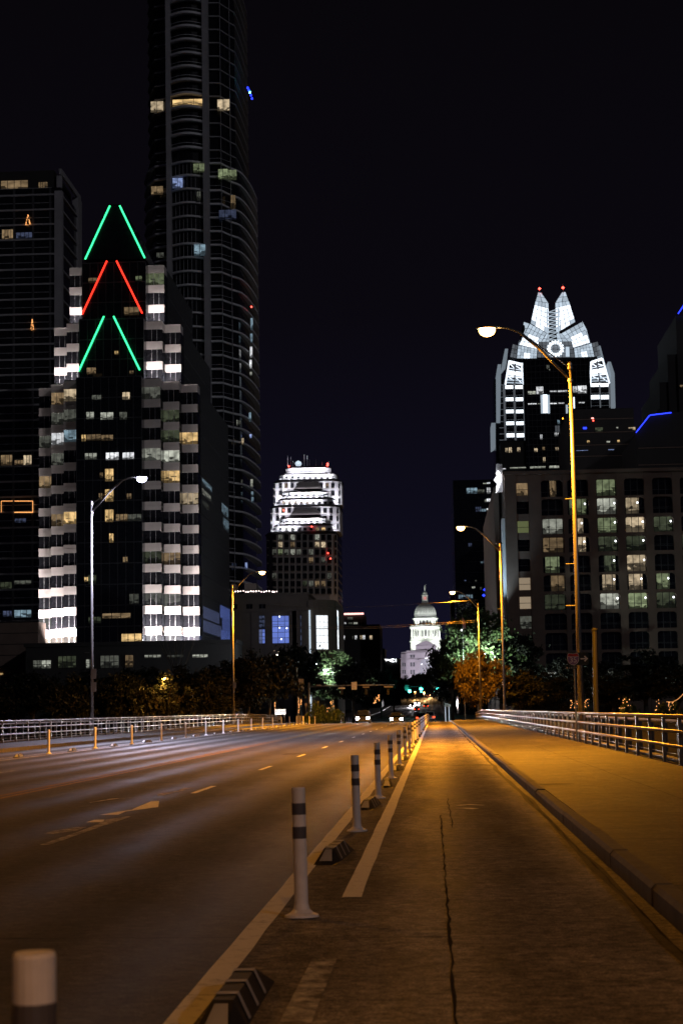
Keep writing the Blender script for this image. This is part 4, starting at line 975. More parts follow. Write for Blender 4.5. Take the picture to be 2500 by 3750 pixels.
terrace_light(290, 520, 812, 822.5, 1.5, 1500 * OAP)
terrace_light(350, 800, 738, 827, 2.2, 3000 * OAP)
terrace_light(250, 335, 812, 831, 5.0, 5000 * OAP); terrace_light(850, 940, 812, 831, 5.0, 3200 * OAP); terrace_light(340, 820, 664, 831, 2.0, 900 * OAP)
terrace_light(330, 760, 545, 833.5, 1.4, 2600 * OAP)
terrace_light(385, 825, 473, 838, 2.2, 3000 * OAP)
terrace_light(285, 370, 545, 842, 5.0, 5500 * OAP); terrace_light(850, 960, 545, 842, 5.0, 5500 * OAP); terrace_light(380, 830, 400, 842, 2.0, 900 * OAP)
terrace_light(345, 910, 290, 844.5, 1.6, 3800 * OAP)
terrace_light(405, 850, 224, 849, 2.2, 3300 * OAP)

# small block with the pink neon strip behind the trees
Yn = 640
nb_ = thing('pink_neon_building', 'dark low office block with a pink neon strip along its roof', 'building', (at(1320, 2500, Yn).x, Yn + 12, gz(Yn)))
a, b = at(1230, 2420, Yn), at(1390, 2286, Yn); MB().box(a.x, b.x, Yn, Yn + 30, gz(Yn) - 1, b.z).build('walls', 'dark', nb_)
a, b = at(1258, 2286, Yn + 4), at(1335, 2252, Yn + 4); MB().box(a.x, b.x, Yn + 4, Yn + 20, a.z, b.z).build('upper_storey', 'dark', nb_)
a, b = at(1259, 2252, Yn + 3.5), at(1331, 2244, Yn + 3.5); MB().box(a.x, b.x, Yn + 3.2, Yn + 3.5, a.z, b.z).build('neon_strip', 'neon_pink', nb_)
for x0, y0, x1, y1, mt in ((980, 1875, 1002, 1918, 'white_room'), (1105, 1875, 1125, 1915, 'white_room'), (1157, 1872, 1180, 1915, 'cream'), (1184, 1872, 1207, 1915, 'white_room'), (1080, 1878, 1088, 1915, 'pale_dim'), (1030, 1688, 1082, 1715, 'pale_dim'), (998, 1740, 1014, 1762, 'white_room'), (1038, 1742, 1080, 1762, 'pale_dim'), (1092, 1740, 1130, 1762, 'pale')):
    pane(nb_, *c4(x0, y0), *c4(x1, y1), Yn - .02 if y0 > 1800 else Yn + 3.9, mt, nv=1)
pane(nb_, 1353, 2327, 1362, 2342, Yn - .02, 'cream')
Yn2 = 700
n2 = thing('dark_street_block', 'unlit narrow street block with a bluish roof lamp between the trees and the domed capitol', 'building', (at(1400, 2500, Yn2).x, Yn2 + 10, gz(Yn2)))
a, b = at(1386, 2400, Yn2), at(1408, 2375, Yn2); MB().box(a.x, b.x, Yn2, Yn2 + 20, gz(Yn2) - 1, b.z).build('walls', 'dark', n2)
a, b = at(1408, 2440, Yn2 + 2), at(1462, 2411, Yn2 + 2); MB().box(a.x, b.x, Yn2 + 2, Yn2 + 22, gz(Yn2) - 1, b.z).build('annexe', 'dark', n2)
q = at(1393, 2376, Yn2 - .3); MB().box(q.x - .4, q.x + .4, Yn2 - .5, Yn2 - .2, q.z - .3, q.z + .3).build('roof_lamp', 'cyan_room', n2)
sgn = thing('shop_sign', 'white glowing lettering on the dark block beside the domed capitol', 'sign', at(1428, 2421, Yn2 + 1.6))
for i, (x0, x1, y0, y1) in enumerate(((1406, 1411, 2414, 2417), (1413, 1416, 2414, 2420), (1418, 1423, 2415, 2418), (1426, 1430, 2415, 2422), (1433, 1443, 2413, 2415.5), (1433, 1435.5, 2413, 2424), (1433, 1443, 2422, 2424), (1448, 1450, 2413, 2424))):
    a, b = at(x0, y1, Yn2 + 1.7), at(x1, y0, Yn2 + 1.7); MB().box(a.x, b.x, Yn2 + 1.6, Yn2 + 1.8, a.z, b.z).build('letter_stroke', 'neon_white', sgn)

# ================================================================== 6  glass tower with the lit crown
Yf = 580
ft = thing('crowned_glass_tower', 'glass tower with a folded white-lit crown, two pointed spires and a petal disc', 'tower', (at(2025, 2500, Yf).x, Yf + 20, gz(Yf)))
c5 = lambda x, y: (1700 + x / 1.96, 1000 + y / 1.96)
YM = Yf + 20                      # middle of the tower, crown is mirrored about it
def P5(x, y, Y): return at(*c5(x, y), Y)
def fbox(x0, y0, x1, y1, Ya_, Yb_, name, mat, z0=None):
    a, b = P5(x0, y1, Ya_), P5(x1, y0, Ya_); return MB().box(a.x, b.x, Ya_, Yb_, a.z if z0 is None else z0, b.z).build(name, mat, ft)
fbox(440, 608, 893, 1400, Yf, Yf + 40, 'central_bay', 'glass', gz(Yf))
fbox(288, 790, 430, 1210, Yf + 2.0, Yf + 38, 'flank', 'glass', gz(Yf))
fbox(900, 780, 1042, 1210, Yf + 2.0, Yf + 38, 'flank', 'glass', gz(Yf))
fbox(262, 1205, 440, 1400, Yf + .6, Yf + 39, 'base_block', 'dark', gz(Yf))
# lit floor bands of the flanks
for x0, x1, rows in ((290, 427, ((805, 830), (892, 918), (980, 1005), (1065, 1090), (1150, 1178))), (902, 1036, ((790, 815), (875, 905)))):
    for ya_, yb_ in rows:
        for k in (0, 1): fbox(x0 + (x1 - x0) * k / 2 + 1, ya_, x0 + (x1 - x0) * (k + 1) / 2 - 1, yb_, Yf + 1.6, Yf + 1.95, 'lit_floor_band', 'white_band')
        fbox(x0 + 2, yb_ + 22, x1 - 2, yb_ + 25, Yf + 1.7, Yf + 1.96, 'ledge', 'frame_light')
        fbox(x0 + 2, yb_ + 44, x1 - 2, yb_ + 48, Yf + 1.7, Yf + 1.97, 'ledge', 'crown_faint')  # ledge glows faintly in place of light falling on it
    for xx in (x0 - 3, (x0 + x1) / 2, x1 + 1): fbox(xx, 800, xx + 4, 1200 if x0 < 500 else 965, Yf + 1.4, Yf + 1.59, 'mullion', 'crown_faint')  # mullions given a faint glow so that they look lit
# sloping shoulders; their trusses glow in place of light falling on them
for pts, s_ in (([(318, 632), (410, 650), (425, 800), (290, 800)], 1), ([(905, 640), (990, 616), (1040, 790), (898, 790)], -1)):
    Q = [P5(*pts[0], Yf + 8), P5(*pts[1], Yf + 8), P5(*pts[2], Yf + 2.1), P5(*pts[3], Yf + 2.1)]
    sh = MB().slab(Q, (0, 1, 0)).build('shoulder', 'glass', ft)
    bil = lambda u, v: (Q[0] * (1 - u) + Q[1] * u) * (1 - v) + (Q[3] * (1 - u) + Q[2] * u) * v + Vector((0, -.35, 0))
    for v_, w_, mt in ((.03, .5, 'white_band'), (.30, .12, 'crown'), (.40, .12, 'crown'), (.52, .75, 'white_band'), (.66, .2, 'crown'), (.80, .25, 'crown_dim'), (.92, .2, 'crown_dim')):
        MB().tube(bil(.04, v_), bil(.96, v_ + .03 * s_), w_, n=6).build('truss_bar', mt, sh)
    for u_ in (.02, .5, .98): MB().tube(bil(u_, 0), bil(u_, 1), .3, n=6).build('truss_upright', 'crown' if u_ != .5 else 'frame_light', sh)
    for u_, v_, uu, vv in ((.1, .1, .4, .25), (.5, .15, .9, .28), (.15, .7, .5, .85), (.5, .65, .9, .95), (.1, .45, .9, .62)): MB().tube(bil(u_, v_), bil(uu, vv), .16, n=5).build('truss_diagonal', 'crown', sh)
# outer fins
for pts in ([(238, 655), (262, 655), (255, 1070), (228, 1070), (226, 740)], [(192, 1075), (222, 1075), (222, 1235), (195, 1250)], [(1028, 636), (1048, 636), (1075, 720), (1082, 965), (1052, 965), (1050, 730)], [(290, 543), (312, 543), (302, 640), (268, 680), (278, 600)], [(965, 520), (974, 522), (1030, 740), (1018, 742)]):
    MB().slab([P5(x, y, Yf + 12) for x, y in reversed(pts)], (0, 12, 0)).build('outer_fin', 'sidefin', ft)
fbox(222, 760, 290, 1205, Yf + 14, Yf + 34, 'side_return', 'glass', gz(Yf))
for y_ in range(800, 1200, 44): fbox(250, y_, 288, y_ + 4, Yf + 13.6, Yf + 13.9, 'ledge', 'crown_faint')  # these ledges glow too, to look lit
fbox(176, 1240, 262, 1420, Yf + 4, Yf + 36, 'wing', 'glass', gz(Yf))
# curtain wall grid of the central bay
mu = MB()
for i in range(15): x = 440 + 453 * i / 14; a, b = P5(x, 1395, Yf), P5(x, 612, Yf); mu.box(b.x - .06, b.x + .06, Yf - .2, Yf - .01, a.z, b.z)
for i in range(18): y_ = 625 + 43.5 * i; a, b = P5(440, y_, Yf), P5(893, y_, Yf); mu.box(a.x, b.x, Yf - .18, Yf - .012, a.z - .08, a.z + .08)
mu.build('glazing_bars', 'frame', ft, 'stuff')
def fpane(x0, y0, x1, y1, mat, Y=None, nv=1): pane(ft, *c5(x0, y0), *c5(x1, y1), (Yf - .2) if Y is None else Y, mat, nv=nv)
for x0, y0, x1, y1, mt in ((515, 815, 563, 870, 'white_room'), (455, 848, 508, 872, 'pale'), (612, 845, 658, 856, 'white_room'), (668, 842, 735, 856, 'white_room'), (772, 812, 806, 860, 'white_room'), (812, 808, 874, 865, 'white_room'), (455, 935, 516, 945, 'white_room'), (524, 936, 545, 943, 'pale'), (612, 932, 660, 942, 'white_room'), (672, 930, 714, 940, 'white_room'), (818, 926, 860, 936, 'white_room'), (606, 690, 612, 700, 'pale'),
                           (543, 1160, 557, 1195, 'white_room'), (646, 1145, 660, 1172, 'white_room'), (666, 1145, 682, 1172, 'white_room'), (666, 1055, 680, 1085, 'cyan_room'), (563, 1322, 578, 1358, 'cream'), (500, 1258, 522, 1284, 'cream'), (652, 1250, 664, 1275, 'cream'), (670, 1250, 684, 1272, 'cream'), (560, 1248, 574, 1272, 'warm_dim'), (588, 660, 606, 690, 'pale_dim')): fpane(x0, y0, x1, y1, mt)
fpane(563, 872, 592, 1005, 'white_band', nv=0); fpane(548, 875, 560, 1008, 'crown_dim', nv=0); fpane(596, 875, 608, 1008, 'crown_dim', nv=0); fpane(772, 890, 788, 972, 'crown', nv=0); fpane(727, 945, 740, 1008, 'crown_dim', nv=0); fpane(650, 1095, 680, 1140, 'crown_faint')
for x0, y0, x1, y1, mt in ((293, 1256, 310, 1288, 'cream'), (318, 1252, 337, 1290, 'cream'), (378, 1252, 398, 1284, 'cream'), (325, 1392, 442, 1406, 'pale'), (250, 1402, 295, 1411, 'white_room')): fpane(x0, y0, x1, y1, mt, Yf + .58)
fpane(470, 1386, 580, 1404, 'pale', nv=3); fpane(608, 1382, 688, 1402, 'pale', nv=2)
# the crown: folded panels made of single panes, front and back
def panel(p00, p10, p11, p01, Yv, nu, nv, mats, th=.35, mirror=True):
    """four crop points (bottom-left, bottom-right, top-right, top-left) with depths Yv, split into panes"""
    Q = [P5(*p, yv) for p, yv in zip((p00, p10, p11, p01), Yv)]
    for side in ((0, 1) if mirror else (0,)):
        fl = lambda v: v if side == 0 else Vector((v.x, 2 * YM - v.y, v.z))
        ba = MB().slab([fl(q + Vector((0, .4, 0))) for q in Q], (0, .12 if side == 0 else -.12, 0)).build('crown_frame', 'frame', ft)
        for i in range(nu):
            for j in range(nv):
                g = .06
                f = lambda u, v: fl(((Q[0] * (1 - u) + Q[1] * u) * (1 - v) + (Q[3] * (1 - u) + Q[2] * u) * v))
                c_ = [f((i + g) / nu, (j + g) / nv), f((i + 1 - g) / nu, (j + g) / nv), f((i + 1 - g) / nu, (j + 1 - g) / nv), f((i + g) / nu, (j + 1 - g) / nv)]
                MB().slab(c_, (0, .2 if side == 0 else -.2, 0)).build('pane', mats(i / max(1, nu - 1), j / max(1, nv - 1)), ba)
full = lambda u, v: 'crown'
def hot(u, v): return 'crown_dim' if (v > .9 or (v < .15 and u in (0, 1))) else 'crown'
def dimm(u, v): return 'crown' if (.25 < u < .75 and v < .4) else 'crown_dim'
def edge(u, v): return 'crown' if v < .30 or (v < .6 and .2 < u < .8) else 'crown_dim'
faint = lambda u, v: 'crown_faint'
# spires
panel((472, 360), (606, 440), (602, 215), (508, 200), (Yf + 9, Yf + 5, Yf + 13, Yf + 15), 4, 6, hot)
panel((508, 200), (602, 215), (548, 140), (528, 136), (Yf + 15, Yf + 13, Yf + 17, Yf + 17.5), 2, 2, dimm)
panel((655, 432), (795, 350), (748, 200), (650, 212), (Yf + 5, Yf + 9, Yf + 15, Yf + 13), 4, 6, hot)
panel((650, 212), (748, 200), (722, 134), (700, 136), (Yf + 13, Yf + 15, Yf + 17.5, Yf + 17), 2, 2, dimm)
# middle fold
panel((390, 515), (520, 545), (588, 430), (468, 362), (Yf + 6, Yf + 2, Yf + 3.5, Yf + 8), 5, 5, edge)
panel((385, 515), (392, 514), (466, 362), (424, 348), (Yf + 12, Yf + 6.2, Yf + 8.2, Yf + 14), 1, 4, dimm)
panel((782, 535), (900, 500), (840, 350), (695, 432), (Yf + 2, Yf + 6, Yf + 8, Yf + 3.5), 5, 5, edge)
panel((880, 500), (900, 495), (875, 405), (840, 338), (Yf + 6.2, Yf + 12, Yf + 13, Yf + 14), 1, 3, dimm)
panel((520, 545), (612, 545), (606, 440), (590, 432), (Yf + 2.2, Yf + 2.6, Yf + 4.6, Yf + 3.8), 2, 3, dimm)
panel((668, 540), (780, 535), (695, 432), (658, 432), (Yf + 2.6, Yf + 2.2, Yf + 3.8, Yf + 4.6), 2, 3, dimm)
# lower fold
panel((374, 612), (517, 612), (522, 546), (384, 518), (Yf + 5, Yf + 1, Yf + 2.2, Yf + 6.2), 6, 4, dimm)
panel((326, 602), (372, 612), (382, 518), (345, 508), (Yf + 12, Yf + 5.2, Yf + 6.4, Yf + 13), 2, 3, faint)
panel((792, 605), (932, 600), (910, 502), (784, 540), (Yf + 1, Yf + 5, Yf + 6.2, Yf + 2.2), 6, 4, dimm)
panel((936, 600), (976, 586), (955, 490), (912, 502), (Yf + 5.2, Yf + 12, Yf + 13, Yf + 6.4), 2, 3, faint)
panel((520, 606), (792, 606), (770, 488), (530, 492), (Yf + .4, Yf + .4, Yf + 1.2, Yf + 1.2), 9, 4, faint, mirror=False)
fpane(726, 530, 750, 600, 'crown_dim', Yf + .15, nv=0)
# body behind the crown, the petal disc, mast and beacons
MB().slab([P5(420, 612, Yf + 9), P5(900, 606, Yf + 9), P5(845, 420, Yf + 17), P5(760, 330, Yf + 19.5), P5(500, 330, Yf + 19.5), P5(440, 420, Yf + 17)], (0, 1.0, 0)).build('crown_core', 'frame', ft)
pc = P5(652, 541, Yf - .5); rO = 62 / 1.96 / F * Yf
for k in range(16):
    a = 2 * math.pi * k / 16; d = Vector((math.cos(a), 0, math.sin(a))); t_ = Vector((-math.sin(a), 0, math.cos(a)))
    pts = [pc + d * rO * .56 - t_ * rO * .06, pc + d * rO * .56 + t_ * rO * .06, pc + d * rO * .82 + t_ * rO * .12, pc + d * rO * .95 + t_ * rO * .08, pc + d * rO + t_ * 0, pc + d * rO * .95 - t_ * rO * .08, pc + d * rO * .82 - t_ * rO * .12]
    MB().slab(pts, (0, .4, 0)).build('petal', 'white_band', ft)
MB().lathe((0, 0, 0), [(rO * .47, 0), (rO * .47, .3)], 20).build('disc', 'crown_faint', ft)
dsc = ft.children[-1]; dsc.location = pc - wpos(ft) + Vector((0, .1, 0)); dsc.data.transform(Matrix.Translation(wpos(ft))); dsc.rotation_euler = (R(90), 0, 0)
ms = MB()
mz = [P5(632, y_, Yf + 6) for y_ in range(480, 250, -28)]
for i in range(len(mz) - 1):
    w_ = 1.9
    for sx in (-1, 1): ms.tube(mz[i] + Vector((sx * w_, 0, 0)), mz[i + 1] + Vector((sx * w_, 0, 0)), .22, n=5)
    ms.tube(mz[i] + Vector((-w_, 0, 0)), mz[i + 1] + Vector((w_, 0, 0)), .14, n=5).tube(mz[i] + Vector((-w_, 0, 0)), mz[i] + Vector((w_, 0, 0)), .18, n=5)
ms.build('truss_mast', 'crown_dim', ft)  # mast bars glow to look lit by the crown
for x, y in ((537, 112), (705, 105)):
    q = P5(x, y, Yf + 17); MB().lathe(q, [(.05, -.5), (.55, 0), (.05, .5)], 8).build('beacon', 'red_dot', ft); MB().tube(q - Vector((0, 0, 2.8)), q + Vector((0, 0, 2.0 if x > 600 else .3)), .12, .06, 6).build('beacon_mast', 'frame_light', ft)

# ================================================================== 7  hotel of arched bays
Yh = 285
ht = thing('arcaded_hotel', 'brown concrete hotel with rows of round-cornered window bays, several rooms lit', 'hotel', (at(2200, 2500, Yh).x, Yh + 30, gz(Yh)))
c6 = lambda x, y: (1700 + x / 1.96, 1700 + y / 1.96)
H6 = lambda x, y: at(*c6(x, y), Yh)
XH0, XH1 = H6(300, 700).x, H6(2100, 700).x
zTop = H6(700, 68).z
rowz = [(105, 225), (240, 358), (380, 492), (515, 625), (652, 772), (788, 905), (925, 1040), (1065, 1182), (1205, 1330), (1350, 1470)]
rowz = [(H6(1000, b).z, H6(1000, a).z) for a, b in rowz]
pitchz = (rowz[0][0] - rowz[7][0]) / 7
colx = [(H6(382, 640).x, H6(470, 640).x)] + [(H6(x0, 640).x, H6(x1, 640).x) for x0, x1 in ((560, 718), (750, 900), (958, 1104), (1160, 1304), (1362, 1506), (1562, 1706), (1762, 1906))]
DEP = .9
MB().box(XH0, XH1, Yh + DEP, Yh + 85, gz(Yh) - 1, zTop).build('building_core', 'hotel', ht)
edges = [XH0] + [v for c_ in colx for v in c_] + [XH1]
for i in range(0, len(edges), 2):
    MB().box(edges[i], edges[i + 1], Yh, Yh + DEP - .003, gz(Yh) - 1, zTop - .006).build('pier', 'hotel', ht)
for c_ in colx:
    zlist = [zTop - .01] + [v for r_ in rowz for v in (r_[1], r_[0])] + [gz(Yh) - 1]
    for i in range(0, len(zlist), 2): MB().box(c_[0] + .002, c_[1] - .002, Yh + .10, Yh + DEP - .004, zlist[i + 1], zlist[i]).build('spandrel', 'hotel', ht)
MB().box(XH0 - .25, XH1 + .3, Yh - .3, Yh + 85.2, zTop + .003, zTop + .55).build('parapet', 'hotel', ht)
WW = colx[3][1] - colx[3][0]; HH = rowz[2][1] - rowz[2][0]
# round-cornered arch filler
def corner(sx):
    pts = [(0, 0)] + [(.55 * (1 - math.sin(t)) , -.55 * (1 - math.cos(t))) for t in [math.pi / 2 * i / 6 for i in range(7)]]
    q = [(sx * x, 0, z) for x, z in pts]
    if sx < 0: q = list(reversed(q))
    return MB().slab(list(reversed(q)), (0, .75, 0)).mesh('arch_corner', 'hotel')
cl, cr = corner(1), corner(-1)
def hotel_window(w_, h_):
    m_ = MB().box(.04, w_ - .04, 0, .1, .02, h_ - .02, 0)
    for i in range(0, 4): m_.box(w_ * i / 3 - .05 + (.05 if i == 0 else -.05 if i == 3 else 0), w_ * i / 3 + .05 + (.05 if i == 0 else -.05 if i == 3 else 0), -.08, -.003, 0, h_, 1)
    m_.box(0, w_, -.07, -.004, h_ * .30, h_ * .30 + .07, 1)
    return m_.mesh('window', ['glass', 'frame'])
hw_me = {}
HL = {(1, 2): 'pale', (3, 0): 'green_room', (3, 1): 'pale', (2, 1): 'green_room', (4, 1): 'cream', (1, 3): 'warm_dim', (2, 2): 'cream', (3, 2): 'green_room', (4, 2): 'cream', (5, 2): 'green_dim', (2, 3): 'cream', (3, 3): 'green_dim', (4, 3): 'green_dim',
      (1, 4): 'green_room', (3, 4): 'green_dim', (4, 4): 'cream', (1, 5): 'warm_dim', (3, 5): 'cream', (4, 5): 'cream', (5, 5): 'green_room', (1, 6): 'green_dim', (3, 6): 'pale', (4, 6): 'green_room', (5, 6): 'green_dim', (1, 0): 'warm_dim', (0, 0): 'warm_dim', (0, 2): 'blind_green', (0, 5): 'blind_tan', (0, 6): 'blind_tan', (0, 7): 'pale_dim', (6, 3): 'green_dim'}
for i, c_ in enumerate(colx):
    for j, r_ in enumerate(rowz):
        w_, h_ = c_[1] - c_[0], r_[1] - r_[0]; k = (round(w_, 1), round(h_, 2), i == 0)
        mt = HL.get((i, j))
        if i == 0:
            # small square window of the end bay
            if k not in hw_me: hw_me[k] = MB().box(.1, w_ - .1, 0, .1, h_ * .12, h_ * .88, 0).box(.06, w_ - .06, -.06, -.003, h_ * .47, h_ * .50, 1).box(0, w_, -.45, -.004, h_ * .88, h_, 2).box(0, w_, -.45, -.005, 0, h_ * .12, 2).mesh('window', ['glass', 'frame', 'hotel'])
            put('window', hw_me[k], (c_[0], Yh + .55, r_[0]), ht, mt); continue
        if k not in hw_me: hw_me[k] = hotel_window(w_, h_)
        # only the part with open curtains glows: a narrower lit pane behind, dark glass round it
        wo = put('window', hw_me[k], (c_[0], Yh + .74, r_[0]), ht)
        if mt:
            f0, f1 = {(1, 0): (.42, .70), (4, 1): (.08, .72), (2, 2): (.38, .72), (2, 3): (.42, .82), (1, 4): (.12, .76), (1, 5): (.35, .95), (5, 5): (.08, .72), (4, 5): (.1, .78), (3, 5): (.18, .82), (2, 1): (.1, .9), (3, 4): (.3, .85)}.get((i, j), (.05, .95))
            lp = MB().box(c_[0] + w_ * f0, c_[0] + w_ * f1, Yh + .70, Yh + .735, r_[0] + .05, r_[1] - .05).build('lit_room', mt, wo)
            if f1 > .7 and j not in (0, 7) and i > 1:
                q = Vector((c_[0] + w_ * (f1 - .06), Yh + .66, r_[0] + h_ * .68)); MB().lathe(q, [(.02, -.16), (.11, -.1), (.13, .06), (.05, .14)], 8).build('table_lamp', 'neon_white', wo)
        put('arch_corner', cl, (c_[0] + .001, Yh + .02, r_[1] + .001), ht); put('arch_corner', cr, (c_[1] - .001, Yh + .02, r_[1] + .001), ht)
        MB().box(c_[0] + .05, c_[1] - .05, Yh + .12, Yh + .16, r_[0] + .95, r_[0] + 1.0).build('balcony_rail', 'frame', ht) if j > 0 else None
# street-side face: pilasters, light-washed strip and the neon scroll
MB().box(XH0 - .5, XH0 - .004, Yh + 2, Yh + 6, gz(Yh), H6(290, 380).z).build('washed_pilaster', 'slab', ht)
MB().box(XH0 - 1.3, XH0 - .51, Yh + 12, Yh + 80, gz(Yh), zTop - .4).build('side_wing', 'hotel', ht)
lamp('wash_light', 'SPOT', (XH0 - 3.2, Yh - 2.0, H6(290, 1185).z), (.55, 1.0, 4.2), 9000, (.55, .80, .95), ht, R(60), .8)
MB().box(XH0 - 3.4, XH0 - 3.0, Yh - 2.2, Yh - 1.8, H6(290, 1185).z - .4, H6(290, 1185).z - .1).tube((XH0 - 3.2, Yh - 2, gz(Yh)), (XH0 - 3.2, Yh - 2, H6(290, 1185).z - .3), .06, n=6).build('wash_fixture', 'black', ht)
ns = thing('neon_scroll', 'curling white neon squiggle at the upper corner of the brown hotel', 'neon sign', at(*c6(235, 100), Yh + 1))
sp_ = [at(*c6(x, y), Yh + 1) for x, y in ((245, 62), (255, 85), (252, 115), (243, 145), (232, 185), (225, 205))]
MB().path(sp_, [.16, .2, .24, .2, .12, .05], 8).build('tube', 'neon_white', ns)
q = at(*c6(240, 65), Yh + 1); MB().lathe(q, [(.05, -.4), (.38, 0), (.05, .4)], 10).build('tube_curl', 'neon_white', ns)
q = at(*c6(228, 112), Yh + 1); MB().lathe(q, [(.05, -.45), (.42, 0), (.05, .45)], 10).build('tube_curl', 'neon_white', ns)
MB().box(q.x, XH0 - .2, Yh + 1.3, Yh + 1.4, q.z - 2, q.z + 2.6).build('back_plate', 'pier', ns)
lamp('neon_light', 'POINT', q + Vector((-.3, -.9, 0)), None, 160, (.85, .92, 1.0), ns)

# dark block behind the hotel roof, lit in a few windows
Yd = 430
db = thing('dark_roof_block', 'dark flat-topped block just above the hotel roof with scattered little lit windows', 'building', (at(2200, 2500, Yd).x, Yd + 20, gz(Yd)))
a, b = P5(760, 1300, Yd), P5(1210, 968, Yd); MB().box(a.x, b.x, Yd, Yd + 40, gz(Yd), b.z).build('walls', 'dark', db)
for y_ in (1045, 1140, 1230, 1310): a, b = P5(762, y_ + 6, Yd), P5(1208, y_, Yd); MB().box(a.x, b.x, Yd - .3, Yd - .01, a.z, b.z).build('storey_line', 'hotel', db)
for x0, y0, x1, y1, mt in ((937, 1108, 990, 1140, 'green_dim'), (908, 1038, 926, 1046, 'neon_pink'), (918, 1053, 926, 1064, 'red_dot'), (1088, 1105, 1100, 1116, 'pale'), (1175, 1108, 1200, 1118, 'cream'), (1204, 1106, 1224, 1128, 'cream'), (878, 1202, 896, 1220, 'warm'), (1018, 1206, 1042, 1218, 'pale'), (1095, 1198, 1111, 1216, 'warm'), (850, 1106, 875, 1120, 'neon_blue'), (1030, 1265, 1070, 1272, 'blue_room'), (800, 1272, 885, 1277, 'blue_room'), (700, 1040, 708, 1048, 'amber_sig')):
    pane(db, *c5(x0, y0), *c5(x1, y1), Yd - .02, mt, nv=0)
# right-hand towers with blue edge light
Yr = 400
rt2 = thing('blue_edged_tower', 'dark tower with a bent blue neon line along its slanted roof', 'tower', (at(2420, 2500, Yr).x, Yr + 20, gz(Yr)))
pts = [(2326, 1590), (2375, 1524), (2456, 1512), (2620, 1490)]
Q = [at(*p_, Yr) for p_ in pts]
MB().slab([(Q[0].x, Yr, gz(Yr)), (Q[3].x, Yr, gz(Yr))] + [(q.x, Yr, q.z) for q in reversed(Q)], (0, 35, 0)).build('walls', 'dark', rt2)
MB().path([at(2327, 1584, Yr - .4), at(2375, 1523, Yr - .4), at(2380, 1520, Yr - .4), at(2456, 1511, Yr - .4)], .13, 6).build('neon_edge', 'neon_blue', rt2)
for i in range(8): a, b = at(2335, 1640 + i * 62, Yr), at(2620, 1636 + i * 62, Yr); MB().box(a.x, b.x, Yr - .25, Yr - .01, a.z, b.z).build('storey_line', 'hotel', rt2)
Yr2 = 455
rt3 = thing('tall_edge_tower', 'tall unlit stepped tower cut by the picture edge with a short blue roof line', 'tower', (at(2500, 2500, Yr2).x, Yr2 + 20, gz(Yr2)))
for x0, yt_ in ((2405, 1500), (2412, 1400), (2440, 1300), (2470, 1160)):
    a, b = at(x0, yt_, Yr2), at(2680, yt_, Yr2); MB().box(a.x, b.x, Yr2 + (2412 - x0) * .02, Yr2 + 40 + (2412 - x0) * .05, gz(Yr2), a.z).build('shaft', 'dark', rt3)
MB().path([at(2481, 1149, Yr2 - 2), at(2520, 1090, Yr2 - 2)], .16, 6).build('neon_edge', 'neon_blue', rt3)
pane(rt3, 2488, 1410, 2498, 1418, Yr2 - 1.6, 'warm_dim', nv=0)
# tower beyond the hotel's street side
Yk = 452
kt = thing('street_office_tower', 'dark glass office tower beyond the hotel corner with white-lit strips of windows', 'tower', (at(1730, 2500, Yk).x, Yk + 20, gz(Yk)))
ck = lambda x, y: (1640 + x / 3.919, 1740 + y / 3.919)
a, b = at(*ck(95, 1200), Yk), at(*ck(700, 60), Yk); MB().box(a.x, b.x, Yk, Yk + 60, gz(Yk), b.z).build('walls', 'glass', kt)
for i in range(14): a, b = at(*ck(95, 200 + 150 * i), Yk), at(*ck(690, 186 + 150 * i), Yk); MB().box(a.x, b.x, Yk - .2, Yk - .01, a.z, b.z).build('storey_line', 'frame', kt)
for x0, y0, x1, y1, mt in ((265, 182, 415, 268, 'cyan_room'), (420, 205, 520, 262, 'pale_dim'), (556, 105, 600, 128, 'white_room'), (500, 112, 545, 130, 'pale'), (555, 180, 604, 265, 'white_room'), (552, 336, 606, 384, 'white_room'), (525, 350, 548, 392, 'pale'), (550, 478, 608, 508, 'white_room'), (395, 455, 470, 530, 'blue_dim'), (440, 485, 540, 525, 'cyan_room'), (568, 695, 616, 780, 'cyan_room'), (508, 822, 614, 902, 'green_room'), (290, 975, 338, 1030, 'blue_dim'), (468, 1238, 498, 1274, 'cyan_room'), (512, 1210, 528, 1275, 'blue_dim'), (236, 1506, 256, 1524, 'blue_room'), (385, 1506, 408, 1532, 'pale_dim'), (340, 1598, 385, 1626, 'pale'), (455, 1605, 480, 1650, 'pale_dim'), (538, 1580, 560, 1610, 'white_room'), (585, 1400, 605, 1425, 'blue_dim')):
    pane(kt, *ck(x0, y0), *ck(x1, y1), Yk - .02, mt, nv=2 if x1 - x0 > 60 else 1, nh=1 if y1 - y0 > 60 else 0)
Yk2 = 500
k2 = thing('street_glass_block', 'low dark block with a dim lit upper floor left of the blue bar sign', 'building', (at(1690, 2500, Yk2).x, Yk2 + 10, gz(Yk2)))
a, b = at(1652, 2300, Yk2), at(1660, 2150, Yk2); MB().box(a.x, at(1790, 2300, Yk2).x, Yk2, Yk2 + 30, gz(Yk2), at(1660, 2165, Yk2).z).build('walls', 'dark', k2)
for x0, y0, x1, y1, mt in ((150, 1715, 350, 1775, 'cyan_room'), (308, 1830, 328, 1855, 'white_room'), (215, 1745, 245, 1785, 'blue_dim')): pane(k2, *ck(x0, y0), *ck(x1, y1), Yk - 1.2, mt, nv=5)
bs = thing('blue_bar_sign', 'glowing blue neon bar sign past the hotel corner', 'neon sign', at(1808, 2176, 372))
a, b = at(*ck(548, 1725), 371), at(*ck(805, 1690), 371); MB().box(a.x, b.x, 370.8, 371, a.z, b.z).build('light_bar', 'neon_blue', bs)
